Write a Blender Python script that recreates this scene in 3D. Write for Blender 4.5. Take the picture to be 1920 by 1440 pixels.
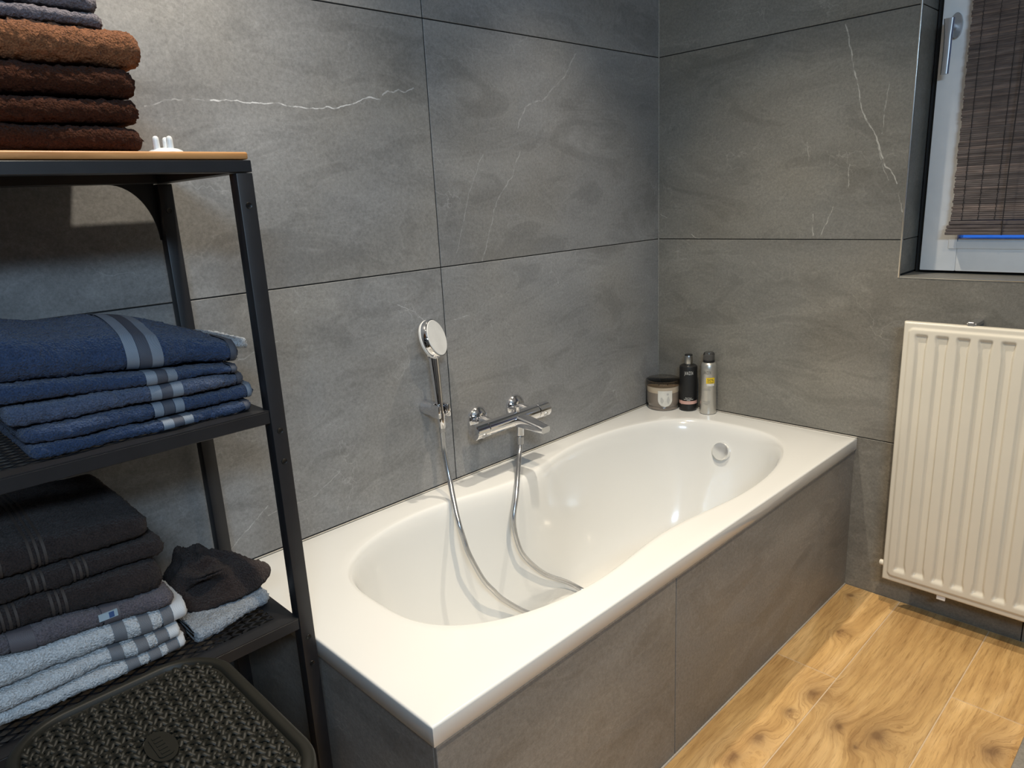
import bpy, bmesh, math, random
import numpy as np
from mathutils import Vector, Matrix
from mathutils.bvhtree import BVHTree

for o in list(bpy.data.objects): bpy.data.objects.remove(o)
S = bpy.context.scene
COL = S.collection
rng = np.random.default_rng(7)
random.seed(7)
PI = math.pi

# ------------------------------------------------------------------ camera
cam = bpy.data.cameras.new('camera'); cam_o = bpy.data.objects.new('camera', cam); COL.objects.link(cam_o)
cam.sensor_width = 36.0; cam.lens = 1338.862 * 36.0 / 1920.0; cam.clip_start = 0.02
R_ = Vector((0.70301488, 0.70941371, -0.05002267)); U_ = Vector((-0.14479943, 0.2116481, 0.96655999)); F_ = Vector((-0.69627811, 0.67226279, -0.25151447))
cam_o.matrix_world = Matrix(((R_.x, U_.x, -F_.x, 1.48651739), (R_.y, U_.y, -F_.y, -2.20077119), (R_.z, U_.z, -F_.z, 1.2696495), (0, 0, 0, 1)))
S.camera = cam_o

# ------------------------------------------------------------------ world: deep blue dusk seen through the window
W = bpy.data.worlds.new('dusk'); S.world = W; W.use_nodes = True
bg = W.node_tree.nodes['Background']; bg.inputs[0].default_value = (0.030, 0.145, 0.62, 1); bg.inputs[1].default_value = 0.85

# ------------------------------------------------------------------ lights: warm ceiling downlights, cool light from the vanity side
def spot(name, loc, aim, power, col, size=95, blend=0.7, r=0.03):
    l = bpy.data.lights.new(name, 'SPOT'); l.energy = power; l.color = col; l.spot_size = math.radians(size); l.spot_blend = blend; l.shadow_soft_size = r
    o = bpy.data.objects.new(name, l); COL.objects.link(o); o.location = loc
    o.rotation_euler = (Vector(aim) - Vector(loc)).to_track_quat('-Z', 'Y').to_euler(); return o
WARM = (1.0, 0.895, 0.735)
spot('downlight_tub', (0.42, -0.62, 2.43), (0.66, -0.60, 0), 84, WARM, 80, 1.0, 0.020)
spot('downlight_shelf', (0.50, -1.62, 2.43), (0.02, -1.92, 0.9), 62, WARM, 96, 1.0, 0.025)
spot('downlight_room', (1.30, -1.30, 2.43), (1.22, -0.95, 0), 104, (1.0, 0.82, 0.585), 84, 0.8)
al = bpy.data.lights.new('vanity_light', 'AREA'); al.shape = 'RECTANGLE'; al.size = 0.7; al.size_y = 0.12; al.energy = 22; al.color = (0.54, 0.76, 1.0)
alo = bpy.data.objects.new('vanity_light', al); COL.objects.link(alo); alo.location = (2.3, -2.55, 1.98)
alo.rotation_euler = (Vector((0.6, -0.9, 0.9)) - Vector(alo.location)).to_track_quat('-Z', 'Y').to_euler()

vs = S.view_settings; vs.view_transform = 'Standard'; vs.look = 'None'; vs.gamma = 1.0; vs.use_curve_mapping = False; vs.exposure = 0.35

# ================================================================== helpers
ORIG = {}
def tag(o, label=None, cat=None, group=None, kind=None):
    if label: o['label'] = label
    if cat: o['category'] = cat
    if group: o['group'] = group
    if kind: o['kind'] = kind
    return o
def thing(name, loc, label, cat, group=None):
    o = bpy.data.objects.new(name, None); COL.objects.link(o); o.location = loc; o.empty_display_size = 0.05
    ORIG[o] = Vector(loc); return tag(o, label, cat, group)
def mk(name, verts, faces, mat, parent=None, smooth=False, origin=None):
    org = ORIG[parent] if parent is not None else Vector(origin if origin is not None else (0, 0, 0))
    v = np.asarray(verts, float).reshape(-1, 3) - np.array(org)
    me = bpy.data.meshes.new(name); me.from_pydata(v.tolist(), [], [tuple(int(i) for i in f) for f in faces]); me.validate()
    bm = bmesh.new(); bm.from_mesh(me); bmesh.ops.recalc_face_normals(bm, faces=bm.faces); bm.to_mesh(me); bm.free()
    if mat is not None: me.materials.append(mat)
    if smooth: me.polygons.foreach_set('use_smooth', [True] * len(me.polygons))
    o = bpy.data.objects.new(name, me); COL.objects.link(o)
    if parent is not None: o.parent = parent
    else: o.location = org
    ORIG[o] = org; return o
def from_bm(name, bm, mat, parent=None, smooth=False, origin=None, angle=None):
    bmesh.ops.recalc_face_normals(bm, faces=bm.faces)
    org = ORIG[parent] if parent is not None else Vector(origin if origin is not None else (0, 0, 0))
    bmesh.ops.translate(bm, verts=bm.verts, vec=-org)
    me = bpy.data.meshes.new(name); bm.to_mesh(me); bm.free()
    if mat is not None: me.materials.append(mat)
    if smooth:
        me.polygons.foreach_set('use_smooth', [True] * len(me.polygons))
        if angle: me.set_sharp_from_angle(angle=math.radians(angle))
    o = bpy.data.objects.new(name, me); COL.objects.link(o)
    if parent is not None: o.parent = parent
    else: o.location = org
    ORIG[o] = org; return o
def add_box(bm, lo, hi, bev=0.0, seg=2, M=None):
    b = bmesh.new(); bmesh.ops.create_cube(b, size=1.0)
    lo = Vector(lo); hi = Vector(hi); d = hi - lo; c = (lo + hi) / 2
    for v in b.verts: v.co = Vector((v.co.x * d.x, v.co.y * d.y, v.co.z * d.z)) + c
    if bev > 0: bmesh.ops.bevel(b, geom=b.edges[:], offset=bev, segments=seg, profile=0.5, affect='EDGES')
    if M is not None: bmesh.ops.transform(b, matrix=M, verts=b.verts)
    merge(bm, b)
def merge(bm, b):
    mp = {}
    for v in b.verts: mp[v] = bm.verts.new(v.co)
    for f in b.faces:
        try: bm.faces.new([mp[v] for v in f.verts])
        except ValueError: pass
    b.free()
def box(name, lo, hi, mat, parent=None, bev=0.0, seg=2, origin=None):
    bm = bmesh.new(); add_box(bm, lo, hi, bev, seg); return from_bm(name, bm, mat, parent, smooth=bev > 0, origin=origin, angle=35)
def lathe_bm(bm, prof, n=48, M=None):
    """prof: list of (r, z); axis +Z; closed at ends when r==0"""
    rings = []
    for r, z in prof:
        if r < 1e-6: rings.append([bm.verts.new(M @ Vector((0, 0, z)) if M else Vector((0, 0, z)))])
        else:
            rr = []
            for i in range(n):
                a = 2 * PI * i / n; p = Vector((r * math.cos(a), r * math.sin(a), z)); rr.append(bm.verts.new(M @ p if M else p))
            rings.append(rr)
    for A, B in zip(rings, rings[1:]):
        if len(A) == 1 and len(B) == 1: continue
        for i in range(n):
            k = (i + 1) % n
            if len(A) == 1: bm.faces.new((A[0], B[i], B[k]))
            elif len(B) == 1: bm.faces.new((A[i], A[k], B[0]))
            else: bm.faces.new((A[i], A[k], B[k], B[i]))
def lathe(name, prof, mat, parent=None, n=48, M=None, origin=None, angle=40):
    bm = bmesh.new(); lathe_bm(bm, prof, n, M); return from_bm(name, bm, mat, parent, True, origin, angle)
def axisM(p, d, up=(0, 0, 1)):
    z = Vector(d).normalized(); u = Vector(up)
    if abs(z.dot(u)) > 0.98: u = Vector((1, 0, 0))
    x = u.cross(z).normalized(); y = z.cross(x)
    return Matrix(((x.x, y.x, z.x, p[0]), (x.y, y.y, z.y, p[1]), (x.z, y.z, z.z, p[2]), (0, 0, 0, 1)))
def tube_bm(bm, pts, r, n=12, cap=True):
    pts = [Vector(p) for p in pts]; rs = r if hasattr(r, '__len__') else [r] * len(pts)
    t0 = (pts[1] - pts[0]).normalized(); u = t0.orthogonal().normalized(); rings = []
    for i, p in enumerate(pts):
        t = (pts[min(i + 1, len(pts) - 1)] - pts[max(i - 1, 0)]).normalized()
        u = (u - t * u.dot(t)).normalized(); v = t.cross(u)
        rings.append([bm.verts.new(p + (u * math.cos(2 * PI * k / n) + v * math.sin(2 * PI * k / n)) * rs[i]) for k in range(n)])
    for A, B in zip(rings, rings[1:]):
        for k in range(n): bm.faces.new((A[k], A[(k + 1) % n], B[(k + 1) % n], B[k]))
    if cap: bm.faces.new(rings[0][::-1]); bm.faces.new(rings[-1])
def catmull(P, m=8):
    P = np.asarray(P, float); Q = np.vstack([2 * P[0] - P[1], P, 2 * P[-1] - P[-2]]); out = []
    for i in range(1, len(Q) - 2):
        a, b, c, d = Q[i - 1], Q[i], Q[i + 1], Q[i + 2]
        for t in np.arange(m) / m:
            out.append(0.5 * ((2 * b) + (c - a) * t + (2 * a - 5 * b + 4 * c - d) * t * t + (-a + 3 * b - 3 * c + d) * t ** 3))
    out.append(P[-1]); return np.array(out)
def prism(name, poly, axis, a, b, mat, parent, bev=0.0):
    """polygon (2D) extruded along axis from a to b. axis 'x': poly=(y,z); 'y': poly=(x,z); 'z': poly=(x,y)"""
    f = {'x': lambda p, t: (t, p[0], p[1]), 'y': lambda p, t: (p[0], t, p[1]), 'z': lambda p, t: (p[0], p[1], t)}[axis]
    bm = bmesh.new(); A = [bm.verts.new(f(p, a)) for p in poly]; B = [bm.verts.new(f(p, b)) for p in poly]; n = len(poly)
    bm.faces.new(A); bm.faces.new(B[::-1])
    for i in range(n): bm.faces.new((A[i], A[(i + 1) % n], B[(i + 1) % n], B[i]))
    if bev: bmesh.ops.bevel(bm, geom=bm.edges[:], offset=bev, segments=1, affect='EDGES')
    return from_bm(name, bm, mat, parent)
def rrect(x0, x1, y0, y1, r, n=8):
    out = []
    for cx, cy, a0 in ((x1 - r, y1 - r, 0), (x0 + r, y1 - r, 90), (x0 + r, y0 + r, 180), (x1 - r, y0 + r, 270)):
        for i in range(n + 1):
            a = math.radians(a0 + 90 * i / n); out.append((cx + r * math.cos(a), cy + r * math.sin(a)))
    return out

# ================================================================== materials
class NT:
    def __init__(s, name):
        s.m = bpy.data.materials.new(name); s.m.use_nodes = True; s.t = s.m.node_tree; s.b = s.t.nodes['Principled BSDF']
    def n(s, typ, **kw):
        nd = s.t.nodes.new(typ)
        for k, v in kw.items(): setattr(nd, k, v)
        return nd
    def l(s, a, b): s.t.links.new(a, b)
    def val(s, nd, **kw):
        for k, v in kw.items():
            nd.inputs[k.replace('_', ' ')].default_value = v
        return nd
    def math(s, op, a, b=None, c=None, clamp=False):
        nd = s.n('ShaderNodeMath', operation=op, use_clamp=clamp)
        for i, x in enumerate((a, b, c)):
            if x is None: continue
            if isinstance(x, (int, float)): nd.inputs[i].default_value = x
            else: s.l(x, nd.inputs[i])
        return nd.outputs[0]
    def vmath(s, op, a, b=None, out=0):
        nd = s.n('ShaderNodeVectorMath', operation=op)
        for i, x in enumerate((a, b)):
            if x is None: continue
            if isinstance(x, (tuple, list)): nd.inputs[i].default_value = x
            else: s.l(x, nd.inputs[i])
        return nd.outputs[out]
    def noise(s, vec, scale, detail=4, rough=0.5, dist=0.0):
        nd = s.n('ShaderNodeTexNoise'); nd.inputs['Scale'].default_value = scale; nd.inputs['Detail'].default_value = detail
        nd.inputs['Roughness'].default_value = rough; nd.inputs['Distortion'].default_value = dist
        if vec is not None: s.l(vec, nd.inputs['Vector'])
        return nd.outputs['Fac']
    def ramp(s, fac, stops, interp='LINEAR'):
        nd = s.n('ShaderNodeValToRGB'); nd.color_ramp.interpolation = interp; e = nd.color_ramp.elements
        while len(e) < len(stops): e.new(0.5)
        for x, (p, c) in zip(e, stops):
            x.position = p; x.color = tuple(c) + (1,) if len(c) == 3 else c
        s.l(fac, nd.inputs[0]); return nd.outputs[0]
    def mix(s, fac, a, b, mode='MIX'):
        nd = s.n('ShaderNodeMix', data_type='RGBA', blend_type=mode)
        for i, x in ((0, fac), (6, a), (7, b)):
            if isinstance(x, (int, float)): nd.inputs[i].default_value = x
            elif isinstance(x, (tuple, list)): nd.inputs[i].default_value = tuple(x) + (1,) if len(x) == 3 else x
            else: s.l(x, nd.inputs[i])
        return nd.outputs[2]
    def bump(s, h, strength=0.3, dist=0.001, normal=None):
        nd = s.n('ShaderNodeBump'); nd.inputs['Strength'].default_value = strength; nd.inputs['Distance'].default_value = dist
        s.l(h, nd.inputs['Height'])
        if normal is not None: s.l(normal, nd.inputs['Normal'])
        return nd.outputs[0]
    def pos(s): return s.n('ShaderNodeNewGeometry').outputs['Position']
    def rand(s): return s.n('ShaderNodeObjectInfo').outputs['Random']
def plain(name, col, rough=0.5, metal=0.0, var=0.06, scale=30.0, spec=0.5, coat=0.0, trans=0.0, ior=1.45, bump=0.0):
    k = NT(name); f = k.noise(k.pos(), scale, 3)
    c0 = tuple(max(0, c * (1 - var)) for c in col); c1 = tuple(min(1, c * (1 + var)) for c in col)
    k.l(k.ramp(f, [(0.3, c0), (0.7, c1)]), k.b.inputs['Base Color'])
    k.val(k.b, Roughness=rough, Metallic=metal, IOR=ior); k.b.inputs['Specular IOR Level'].default_value = spec
    k.b.inputs['Coat Weight'].default_value = coat; k.b.inputs['Coat Roughness'].default_value = 0.05; k.b.inputs['Transmission Weight'].default_value = trans
    if bump: k.l(k.bump(k.noise(k.pos(), scale * 8, 2), bump, 0.001), k.b.inputs['Normal'])
    return k.m

VEIN_L = [
 (1.0, .0018, [(-1.554, 1.488), (-1.494, 1.488), (-1.412, 1.487), (-1.344, 1.482), (-1.298, 1.484), (-1.256, 1.489), (-1.213, 1.5), (-1.182, 1.513), (-1.15, 1.51)]),
 (.6, .0024, [(-1.140, 1.521), (-1.122, 1.530), (-1.108, 1.5275), (-1.092, 1.534), (-1.072, 1.531), (-1.05, 1.541)]),
 (.35, .0016, [(-1.682, 1.469), (-1.631, 1.485), (-1.554, 1.488)]),
 (.30, .003, [(-0.431, 1.676), (-0.482, 1.614), (-0.578, 1.542), (-0.657, 1.517), (-0.693, 1.459)]),
 (.32, .0022, [(-0.687, 1.395), (-0.723, 1.33), (-0.791, 1.26), (-0.854, 1.104)]),
 (.25, .002, [(-0.831, 1.387), (-0.887, 1.291), (-0.949, 1.128)]),
 (.35, .0018, [(-1.153, 1.024), (-1.105, 0.999), (-1.07, 0.97)]),
 (.3, .0018, [(-0.974, 0.958), (-0.916, 0.964)]),
 (.4, .0016, [(-1.674, 0.536), (-1.605, 0.587), (-1.562, 0.618)]),
 (.3, .0016, [(-1.559, 0.597), (-1.442, 0.603), (-1.363, 0.646)]),
 (.3, .0018, [(-1.702, 0.96), (-1.61, 0.953), (-1.483, 0.988)])]
VEIN_B = [
 (.85, .0026, [(0.614, 1.691), (0.625, 1.648), (0.643, 1.576), (0.656, 1.533), (0.67, 1.468), (0.687, 1.431), (0.711, 1.394), (0.729, 1.343), (0.746, 1.306), (0.761, 1.291), (0.781, 1.254)]),
 (.6, .0018, [(0.739, 1.519), (0.734, 1.461), (0.729, 1.392)]),
 (.6, .0018, [(0.786, 1.226), (0.801, 1.179)]),
 (.45, .0018, [(0.711, 1.394), (0.733, 1.321), (0.757, 1.265)]),
 (.5, .0014, [(0.522, 1.389), (0.53, 1.332)]), (.55, .0016, [(0.649, 1.315), (0.648, 1.25)]),
 (.7, .0018, [(0.552, 1.177), (0.552, 1.112)]), (.65, .0018, [(0.611, 1.197), (0.575, 1.112)]),
 (.7, .0016, [(0.133, 1.117), (0.167, 1.103)]), (.6, .0014, [(0.007, 1.188), (0.034, 1.175)])]
def tile_material(name, veins, plane, base=1.0, tint=(1, 1, 1)):
    """grey slate-look porcelain: cloudy layers, fine flecks, soft diagonal clefts and thin pale veins"""
    k = NT(name); p = k.pos(); r = k.rand()
    cmb = k.n('ShaderNodeCombineXYZ'); k.l(k.math('MULTIPLY', r, 17.3), cmb.inputs[0]); k.l(k.math('MULTIPLY', r, 41.7), cmb.inputs[1]); k.l(k.math('MULTIPLY', r, 9.1), cmb.inputs[2])
    q = k.vmath('ADD', p, cmb.outputs[0])
    mp = k.n('ShaderNodeMapping'); mp.inputs['Rotation'].default_value = (0.75, 0.75, 0.0); mp.inputs['Scale'].default_value = (1.0, 1.0, 2.6); k.l(q, mp.inputs[0])
    cloud = k.noise(mp.outputs[0], 1.7, 6, 0.55, 0.8)
    layer = k.noise(mp.outputs[0], 3.1, 8, 0.62, 1.6)
    fleck = k.noise(q, 130, 5, 0.75)
    grain = k.noise(q, 320, 3, 0.7)
    def c(v): return tuple(v * base * t for t in tint)
    col = k.ramp(cloud, [(0.28, c(0.165)), (0.5, c(0.205)), (0.72, c(0.250))])
    edge = k.ramp(layer, [(0.40, (0.88,) * 3), (0.475, (1.0,) * 3), (0.50, (1.10,) * 3), (0.515, (0.98,) * 3), (0.62, (1.04,) * 3)])
    col = k.mix(1.0, col, edge, 'MULTIPLY')
    col = k.mix(1.0, col, k.ramp(fleck, [(0.30, (0.80,) * 3), (0.5, (1.0,) * 3), (0.72, (1.20,) * 3)]), 'MULTIPLY')
    col = k.mix(0.55, col, k.ramp(grain, [(0.30, (0.80,) * 3), (0.5, (1.0,) * 3), (0.70, (1.20,) * 3)]), 'MULTIPLY')
    warm = k.ramp(k.noise(q, 2.3, 3), [(0.4, (1, 1, 1)), (0.75, (1.06, 1.0, 0.90))]); col = k.mix(0.8, col, warm, 'MULTIPLY')
    # thin random hair veins
    vo = k.n('ShaderNodeTexVoronoi', feature='DISTANCE_TO_EDGE'); vo.inputs['Scale'].default_value = 3.2
    nd = k.n('ShaderNodeTexNoise'); nd.inputs['Scale'].default_value = 5; nd.inputs['Detail'].default_value = 5; k.l(q, nd.inputs['Vector'])
    k.l(k.vmath('ADD', q, k.vmath('SCALE', nd.outputs['Color'], None)), vo.inputs['Vector'])
    sc = k.t.nodes[-1]
    for nn in k.t.nodes:
        if nn.type == 'VECT_MATH' and nn.operation == 'SCALE': nn.inputs['Scale'].default_value = 0.5
    hair = k.ramp(vo.outputs['Distance'], [(0.0, (1,) * 3), (0.006, (0,) * 3)])
    mask = k.ramp(k.noise(q, 4.0, 2), [(0.52, (0,) * 3), (0.66, (1,) * 3)])
    hv = k.math('MULTIPLY', k.math('MULTIPLY', hair, mask), 0.17)
    vein = hv
    if veins:
        wob = k.n('ShaderNodeTexNoise'); wob.inputs['Scale'].default_value = 38; wob.inputs['Detail'].default_value = 4; k.l(p, wob.inputs['Vector'])
        w2 = k.vmath('MULTIPLY', k.vmath('SUBTRACT', wob.outputs['Color'], (0.5, 0.5, 0.5)), (0.016, 0.016, 0.016))
        pw = k.vmath('ADD', p, w2)
        pw = k.vmath('MULTIPLY', pw, (0, 1, 1) if plane == 'x' else (1, 0, 1))
        brk = k.ramp(k.noise(p, 46, 4), [(0.36, (0.10,) * 3), (0.54, (1,) * 3)])
        acc = None
        for st, wd, pl in veins:
            d = None
            for a, b in zip(pl, pl[1:]):
                A = (0, a[0], a[1]) if plane == 'x' else (a[0], 0, a[1]); B = (0, b[0], b[1]) if plane == 'x' else (b[0], 0, b[1])
                ba = Vector(B) - Vector(A); pa = k.vmath('SUBTRACT', pw, A)
                h = k.math('MULTIPLY', k.vmath('DOT_PRODUCT', pa, tuple(ba), out=1), 1.0 / max(1e-9, ba.length_squared), clamp=True)
                sc = k.n('ShaderNodeVectorMath', operation='SCALE'); sc.inputs[0].default_value = tuple(ba); k.l(h, sc.inputs['Scale'])
                ln = k.vmath('LENGTH', k.vmath('SUBTRACT', pa, sc.outputs[0]), out=1)
                d = ln if d is None else k.math('MINIMUM', d, ln)
            mr = k.n('ShaderNodeMapRange', interpolation_type='SMOOTHSTEP'); k.l(d, mr.inputs[0])
            mr.inputs[1].default_value = wd * 0.15; mr.inputs[2].default_value = wd * 1.0; mr.inputs[3].default_value = st * 0.74; mr.inputs[4].default_value = 0
            acc = mr.outputs[0] if acc is None else k.math('MAXIMUM', acc, mr.outputs[0])
        vein = k.math('MAXIMUM', vein, k.math('MULTIPLY', acc, brk))
    col = k.mix(vein, col, c(0.72))
    k.l(col, k.b.inputs['Base Color'])
    k.l(k.ramp(layer, [(0.35, (0.42,) * 3), (0.7, (0.58,) * 3)]), k.b.inputs['Roughness']); k.b.inputs['Specular IOR Level'].default_value = 0.42
    hgt = k.math('ADD', k.math('MULTIPLY', layer, 0.8), k.math('MULTIPLY', fleck, 0.35))
    k.l(k.bump(hgt, 0.14, 0.004), k.b.inputs['Normal'])
    return k.m
M_tileL = tile_material('slate_tile_long_wall', VEIN_L, 'x', 1.16)
M_tileB = tile_material('slate_tile_window_wall', VEIN_B, 'y', 0.92, (1.05, 1.0, 0.88))
M_tileP = tile_material('slate_tile_plain', [], 'x', 1.0, (1.06, 1.0, 0.92))
M_grout = plain('dark_grout', (0.018, 0.018, 0.017), 0.9, scale=60)
M_wallgrey = plain('grey_paint', (0.30, 0.29, 0.28), 0.8)
M_ceil = plain('white_paint', (0.78, 0.77, 0.74), 0.9)

KNOTS = [(0.761, -0.061, .6), (0.813, -0.274, .8), (0.869, -0.584, 1.2), (0.839, -0.827, .9), (0.824, -0.917, 1.1), (0.849, -0.691, .6), (1.04, -0.63, 1.35), (0.96, -0.656, .85), (1.014, -0.699, .6), (1.246, -0.518, 1.4)]
def wood_floor():
    k = NT('oak_look_floor'); p = k.pos(); r = k.rand()
    cmb = k.n('ShaderNodeCombineXYZ'); k.l(k.math('MULTIPLY', r, 13.0), cmb.inputs[1]); k.l(k.math('MULTIPLY', r, 3.0), cmb.inputs[0])
    # knots swirl the grain
    acc = None; dark = None
    wn = k.n('ShaderNodeTexNoise'); wn.inputs['Scale'].default_value = 26; wn.inputs['Detail'].default_value = 3; k.l(p, wn.inputs['Vector'])
    pk = k.vmath('ADD', p, k.vmath('MULTIPLY', k.vmath('SUBTRACT', wn.outputs['Color'], (.5, .5, .5)), (.035, .05, 0)))
    for x, y, s in KNOTS:
        d = k.vmath('LENGTH', k.vmath('MULTIPLY', k.vmath('SUBTRACT', pk, (x, y, 0)), (1.0, 0.62, 0)), out=1)
        e = k.math('POWER', 2.718, k.math('MULTIPLY', k.math('POWER', k.math('DIVIDE', d, 0.034 * s), 2), -1))
        e2 = k.math('POWER', 2.718, k.math('MULTIPLY', k.math('POWER', k.math('DIVIDE', d, 0.0115 * s), 2), -1))
        sg = k.math('MULTIPLY', e, s)
        acc = sg if acc is None else k.math('ADD', acc, sg)
        e2 = k.math('ADD', k.math('MULTIPLY', e, 0.34), k.math('MULTIPLY', e2, 0.5))
        dark = e2 if dark is None else k.math('MAXIMUM', dark, e2)
    off = k.n('ShaderNodeCombineXYZ'); k.l(k.math('MULTIPLY', acc, 0.045), off.inputs[0])
    q = k.vmath('ADD', k.vmath('ADD', p, cmb.outputs[0]), off.outputs[0])
    q1 = k.vmath('MULTIPLY', q, (1.0, 0.16, 1.0))
    fig = k.noise(q1, 9, 5, 0.55, 1.2)
    wave = k.n('ShaderNodeTexWave', wave_type='BANDS', bands_direction='X'); k.val(wave, Scale=11.0, Distortion=9.0, Detail=3.0, Detail_Scale=1.1)
    k.l(k.vmath('MULTIPLY', q, (1.0, 0.22, 1.0)), wave.inputs['Vector'])
    q2 = k.vmath('MULTIPLY', q, (1.0, 0.045, 1.0)); fine = k.noise(q2, 240, 5, 0.8)
    blotch = k.noise(p, 5, 3)
    col = k.ramp(fig, [(0.30, (0.40, 0.235, 0.088)), (0.5, (0.56, 0.355, 0.145)), (0.72, (0.70, 0.480, 0.230))])
    col = k.mix(0.30, col, k.ramp(wave.outputs[0], [(0.0, (0.62, 0.52, 0.42)), (0.28, (1, 1, 1)), (1.0, (1.1, 1.08, 1.05))]), 'MULTIPLY')
    col = k.mix(0.65, col, k.ramp(fine, [(0.36, (0.52, 0.44, 0.36)), (0.48, (1, 1, 1)), (0.66, (1.16, 1.14, 1.12))]), 'MULTIPLY')
    col = k.mix(0.6, col, k.ramp(blotch, [(0.35, (0.86, 0.80, 0.74)), (0.6, (1.06, 1.05, 1.02))]), 'MULTIPLY')
    col = k.mix(k.math('MINIMUM', dark, 0.78), col, (0.13, 0.062, 0.026))
    hs = k.n('ShaderNodeHueSaturation'); k.l(col, hs.inputs['Color']); k.l(k.math('ADD', 0.90, k.math('MULTIPLY', r, 0.2)), hs.inputs['Value']); 
    k.l(hs.outputs[0], k.b.inputs['Base Color']); k.val(k.b, Roughness=0.5)
    k.l(k.bump(k.math('ADD', fine, k.math('MULTIPLY', fig, 0.5)), 0.25, 0.0015), k.b.inputs['Normal'])
    return k.m
M_floor = wood_floor()
M_fgrout = plain('pale_floor_grout', (0.56, 0.42, 0.27), 0.85, scale=80)

def acrylic():
    k = NT('white_acrylic'); f = k.noise(k.pos(), 3, 2)
    k.l(k.ramp(f, [(0.3, (0.68, 0.68, 0.66)), (0.7, (0.70, 0.70, 0.68))]), k.b.inputs['Base Color'])
    k.val(k.b, Roughness=0.16); k.b.inputs['Coat Weight'].default_value = 0.4; k.b.inputs['Coat Roughness'].default_value = 0.04
    return k.m
M_acryl = acrylic()
M_chrome = plain('chrome', (0.80, 0.80, 0.82), 0.05, 1.0, var=0.01)
M_steelhose = plain('grey_metal_hose', (0.50, 0.51, 0.53), 0.24, 0.9, var=0.03)
M_pale = plain('chrome_white_reflection', (0.86, 0.86, 0.85), 0.22, 0.75, var=0.01)  # overflow chrome; the white tub's reflection is put into its pale colour
M_satin = plain('satin_metal', (0.50, 0.50, 0.51), 0.42, 1.0, var=0.03)
M_alu = plain('aluminium_edge', (0.78, 0.75, 0.68), 0.28, 1.0, var=0.03)
M_black = plain('black_powder_coat', (0.016, 0.016, 0.018), 0.42, spec=0.5, var=0.1, bump=0.05)
M_blackpl = plain('black_plastic', (0.0125, 0.012, 0.009), 0.50, spec=0.35, var=0.08)
M_dark = plain('screw_black', (0.006, 0.006, 0.006), 0.4)
M_whitepl = plain('white_plastic', (0.80, 0.79, 0.76), 0.35)
M_face = plain('shower_face', (0.62, 0.62, 0.61), 0.45)
M_seal = plain('silicone', (0.30, 0.29, 0.26), 0.3, coat=0.3, scale=200, var=0.2)
M_sealw = plain('white_silicone', (0.50, 0.46, 0.40), 0.35, scale=200, var=0.1)
M_rad = plain('cream_enamel', (0.68, 0.635, 0.535), 0.30, spec=0.5, var=0.03, scale=6)
M_frame = plain('white_window_frame', (0.82, 0.82, 0.81), 0.32, var=0.02)
M_gasket = plain('black_gasket', (0.01, 0.01, 0.01), 0.6)
def glass(name, col, rough=0.0, ior=1.45):
    k = NT(name); f = k.noise(k.pos(), 5, 1)
    k.l(k.ramp(f, [(0.3, col), (0.7, tuple(min(1, c * 1.02) for c in col))]), k.b.inputs['Base Color']); k.val(k.b, Roughness=rough, IOR=ior); k.b.inputs['Transmission Weight'].default_value = 1.0
    return k.m
M_pane = glass('window_glass', (0.95, 0.97, 1.0)); M_smoke = glass('smoked_glass', (0.52, 0.48, 0.43)); M_clear = glass('clear_plastic', (0.80, 0.80, 0.80), 0.05)
def terry(name, col, nap=1.0, sheen=0.2, var=0.30):
    k = NT(name); p = k.pos()
    f = k.noise(p, 430, 3, 0.75); g = k.noise(p, 60, 4, 0.6)
    vo = k.n('ShaderNodeTexVoronoi'); vo.inputs['Scale'].default_value = 310; k.l(p, vo.inputs['Vector'])
    c = k.ramp(f, [(0.30, tuple(x * (1 - 2.0 * var) for x in col)), (0.52, col), (0.75, tuple(min(1, x * (1 + 1.5 * var)) for x in col))])
    c = k.mix(0.7, c, k.ramp(g, [(0.3, (0.82,) * 3), (0.7, (1.12,) * 3)]), 'MULTIPLY')
    k.l(c, k.b.inputs['Base Color']); k.val(k.b, Roughness=0.95); k.b.inputs['Specular IOR Level'].default_value = 0.1
    k.b.inputs['Sheen Weight'].default_value = sheen; k.b.inputs['Sheen Roughness'].default_value = 0.5
    h = k.math('ADD', k.math('MULTIPLY', vo.outputs['Distance'], 0.9), k.math('ADD', f, k.math('MULTIPLY', g, 1.2)))
    k.l(k.bump(h, 0.9 * nap, 0.0030), k.b.inputs['Normal']); return k.m
def weave(name, col):
    k = NT(name); p = k.pos(); w = k.n('ShaderNodeTexWave', bands_direction='DIAGONAL'); k.val(w, Scale=240.0, Distortion=0.5); k.l(p, w.inputs['Vector'])
    g = k.noise(p, 60, 3)
    k.l(k.mix(0.5, k.ramp(w.outputs[0], [(0, tuple(c * 0.86 for c in col)), (1, tuple(c * 1.1 for c in col))]), k.ramp(g, [(.3, tuple(c * 0.9 for c in col)), (.7, tuple(c * 1.08 for c in col))])), k.b.inputs['Base Color'])
    k.val(k.b, Roughness=0.7); k.l(k.bump(w.outputs[0], 0.2, 0.0006), k.b.inputs['Normal']); return k.m
T_brown_lit = terry('terry_brown_lit', (0.215, 0.085, 0.036), 1.0, 0.08); T_brown = terry('terry_chocolate', (0.048, 0.0145, 0.006), 1.0, 0.03); T_brown2 = terry('terry_dark_brown', (0.044, 0.031, 0.028), 1.0, 0.1)  # first brown: the chocolate terry with lamplight put into its colour
T_mauve = terry('terry_mauve_grey', (0.165, 0.140, 0.155)); T_tan = terry('terry_tan', (0.36, 0.20, 0.085)); T_blue = terry('terry_denim_blue', (0.038, 0.064, 0.135)); T_blue2 = terry('terry_faded_blue', (0.082, 0.108, 0.180))
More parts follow.
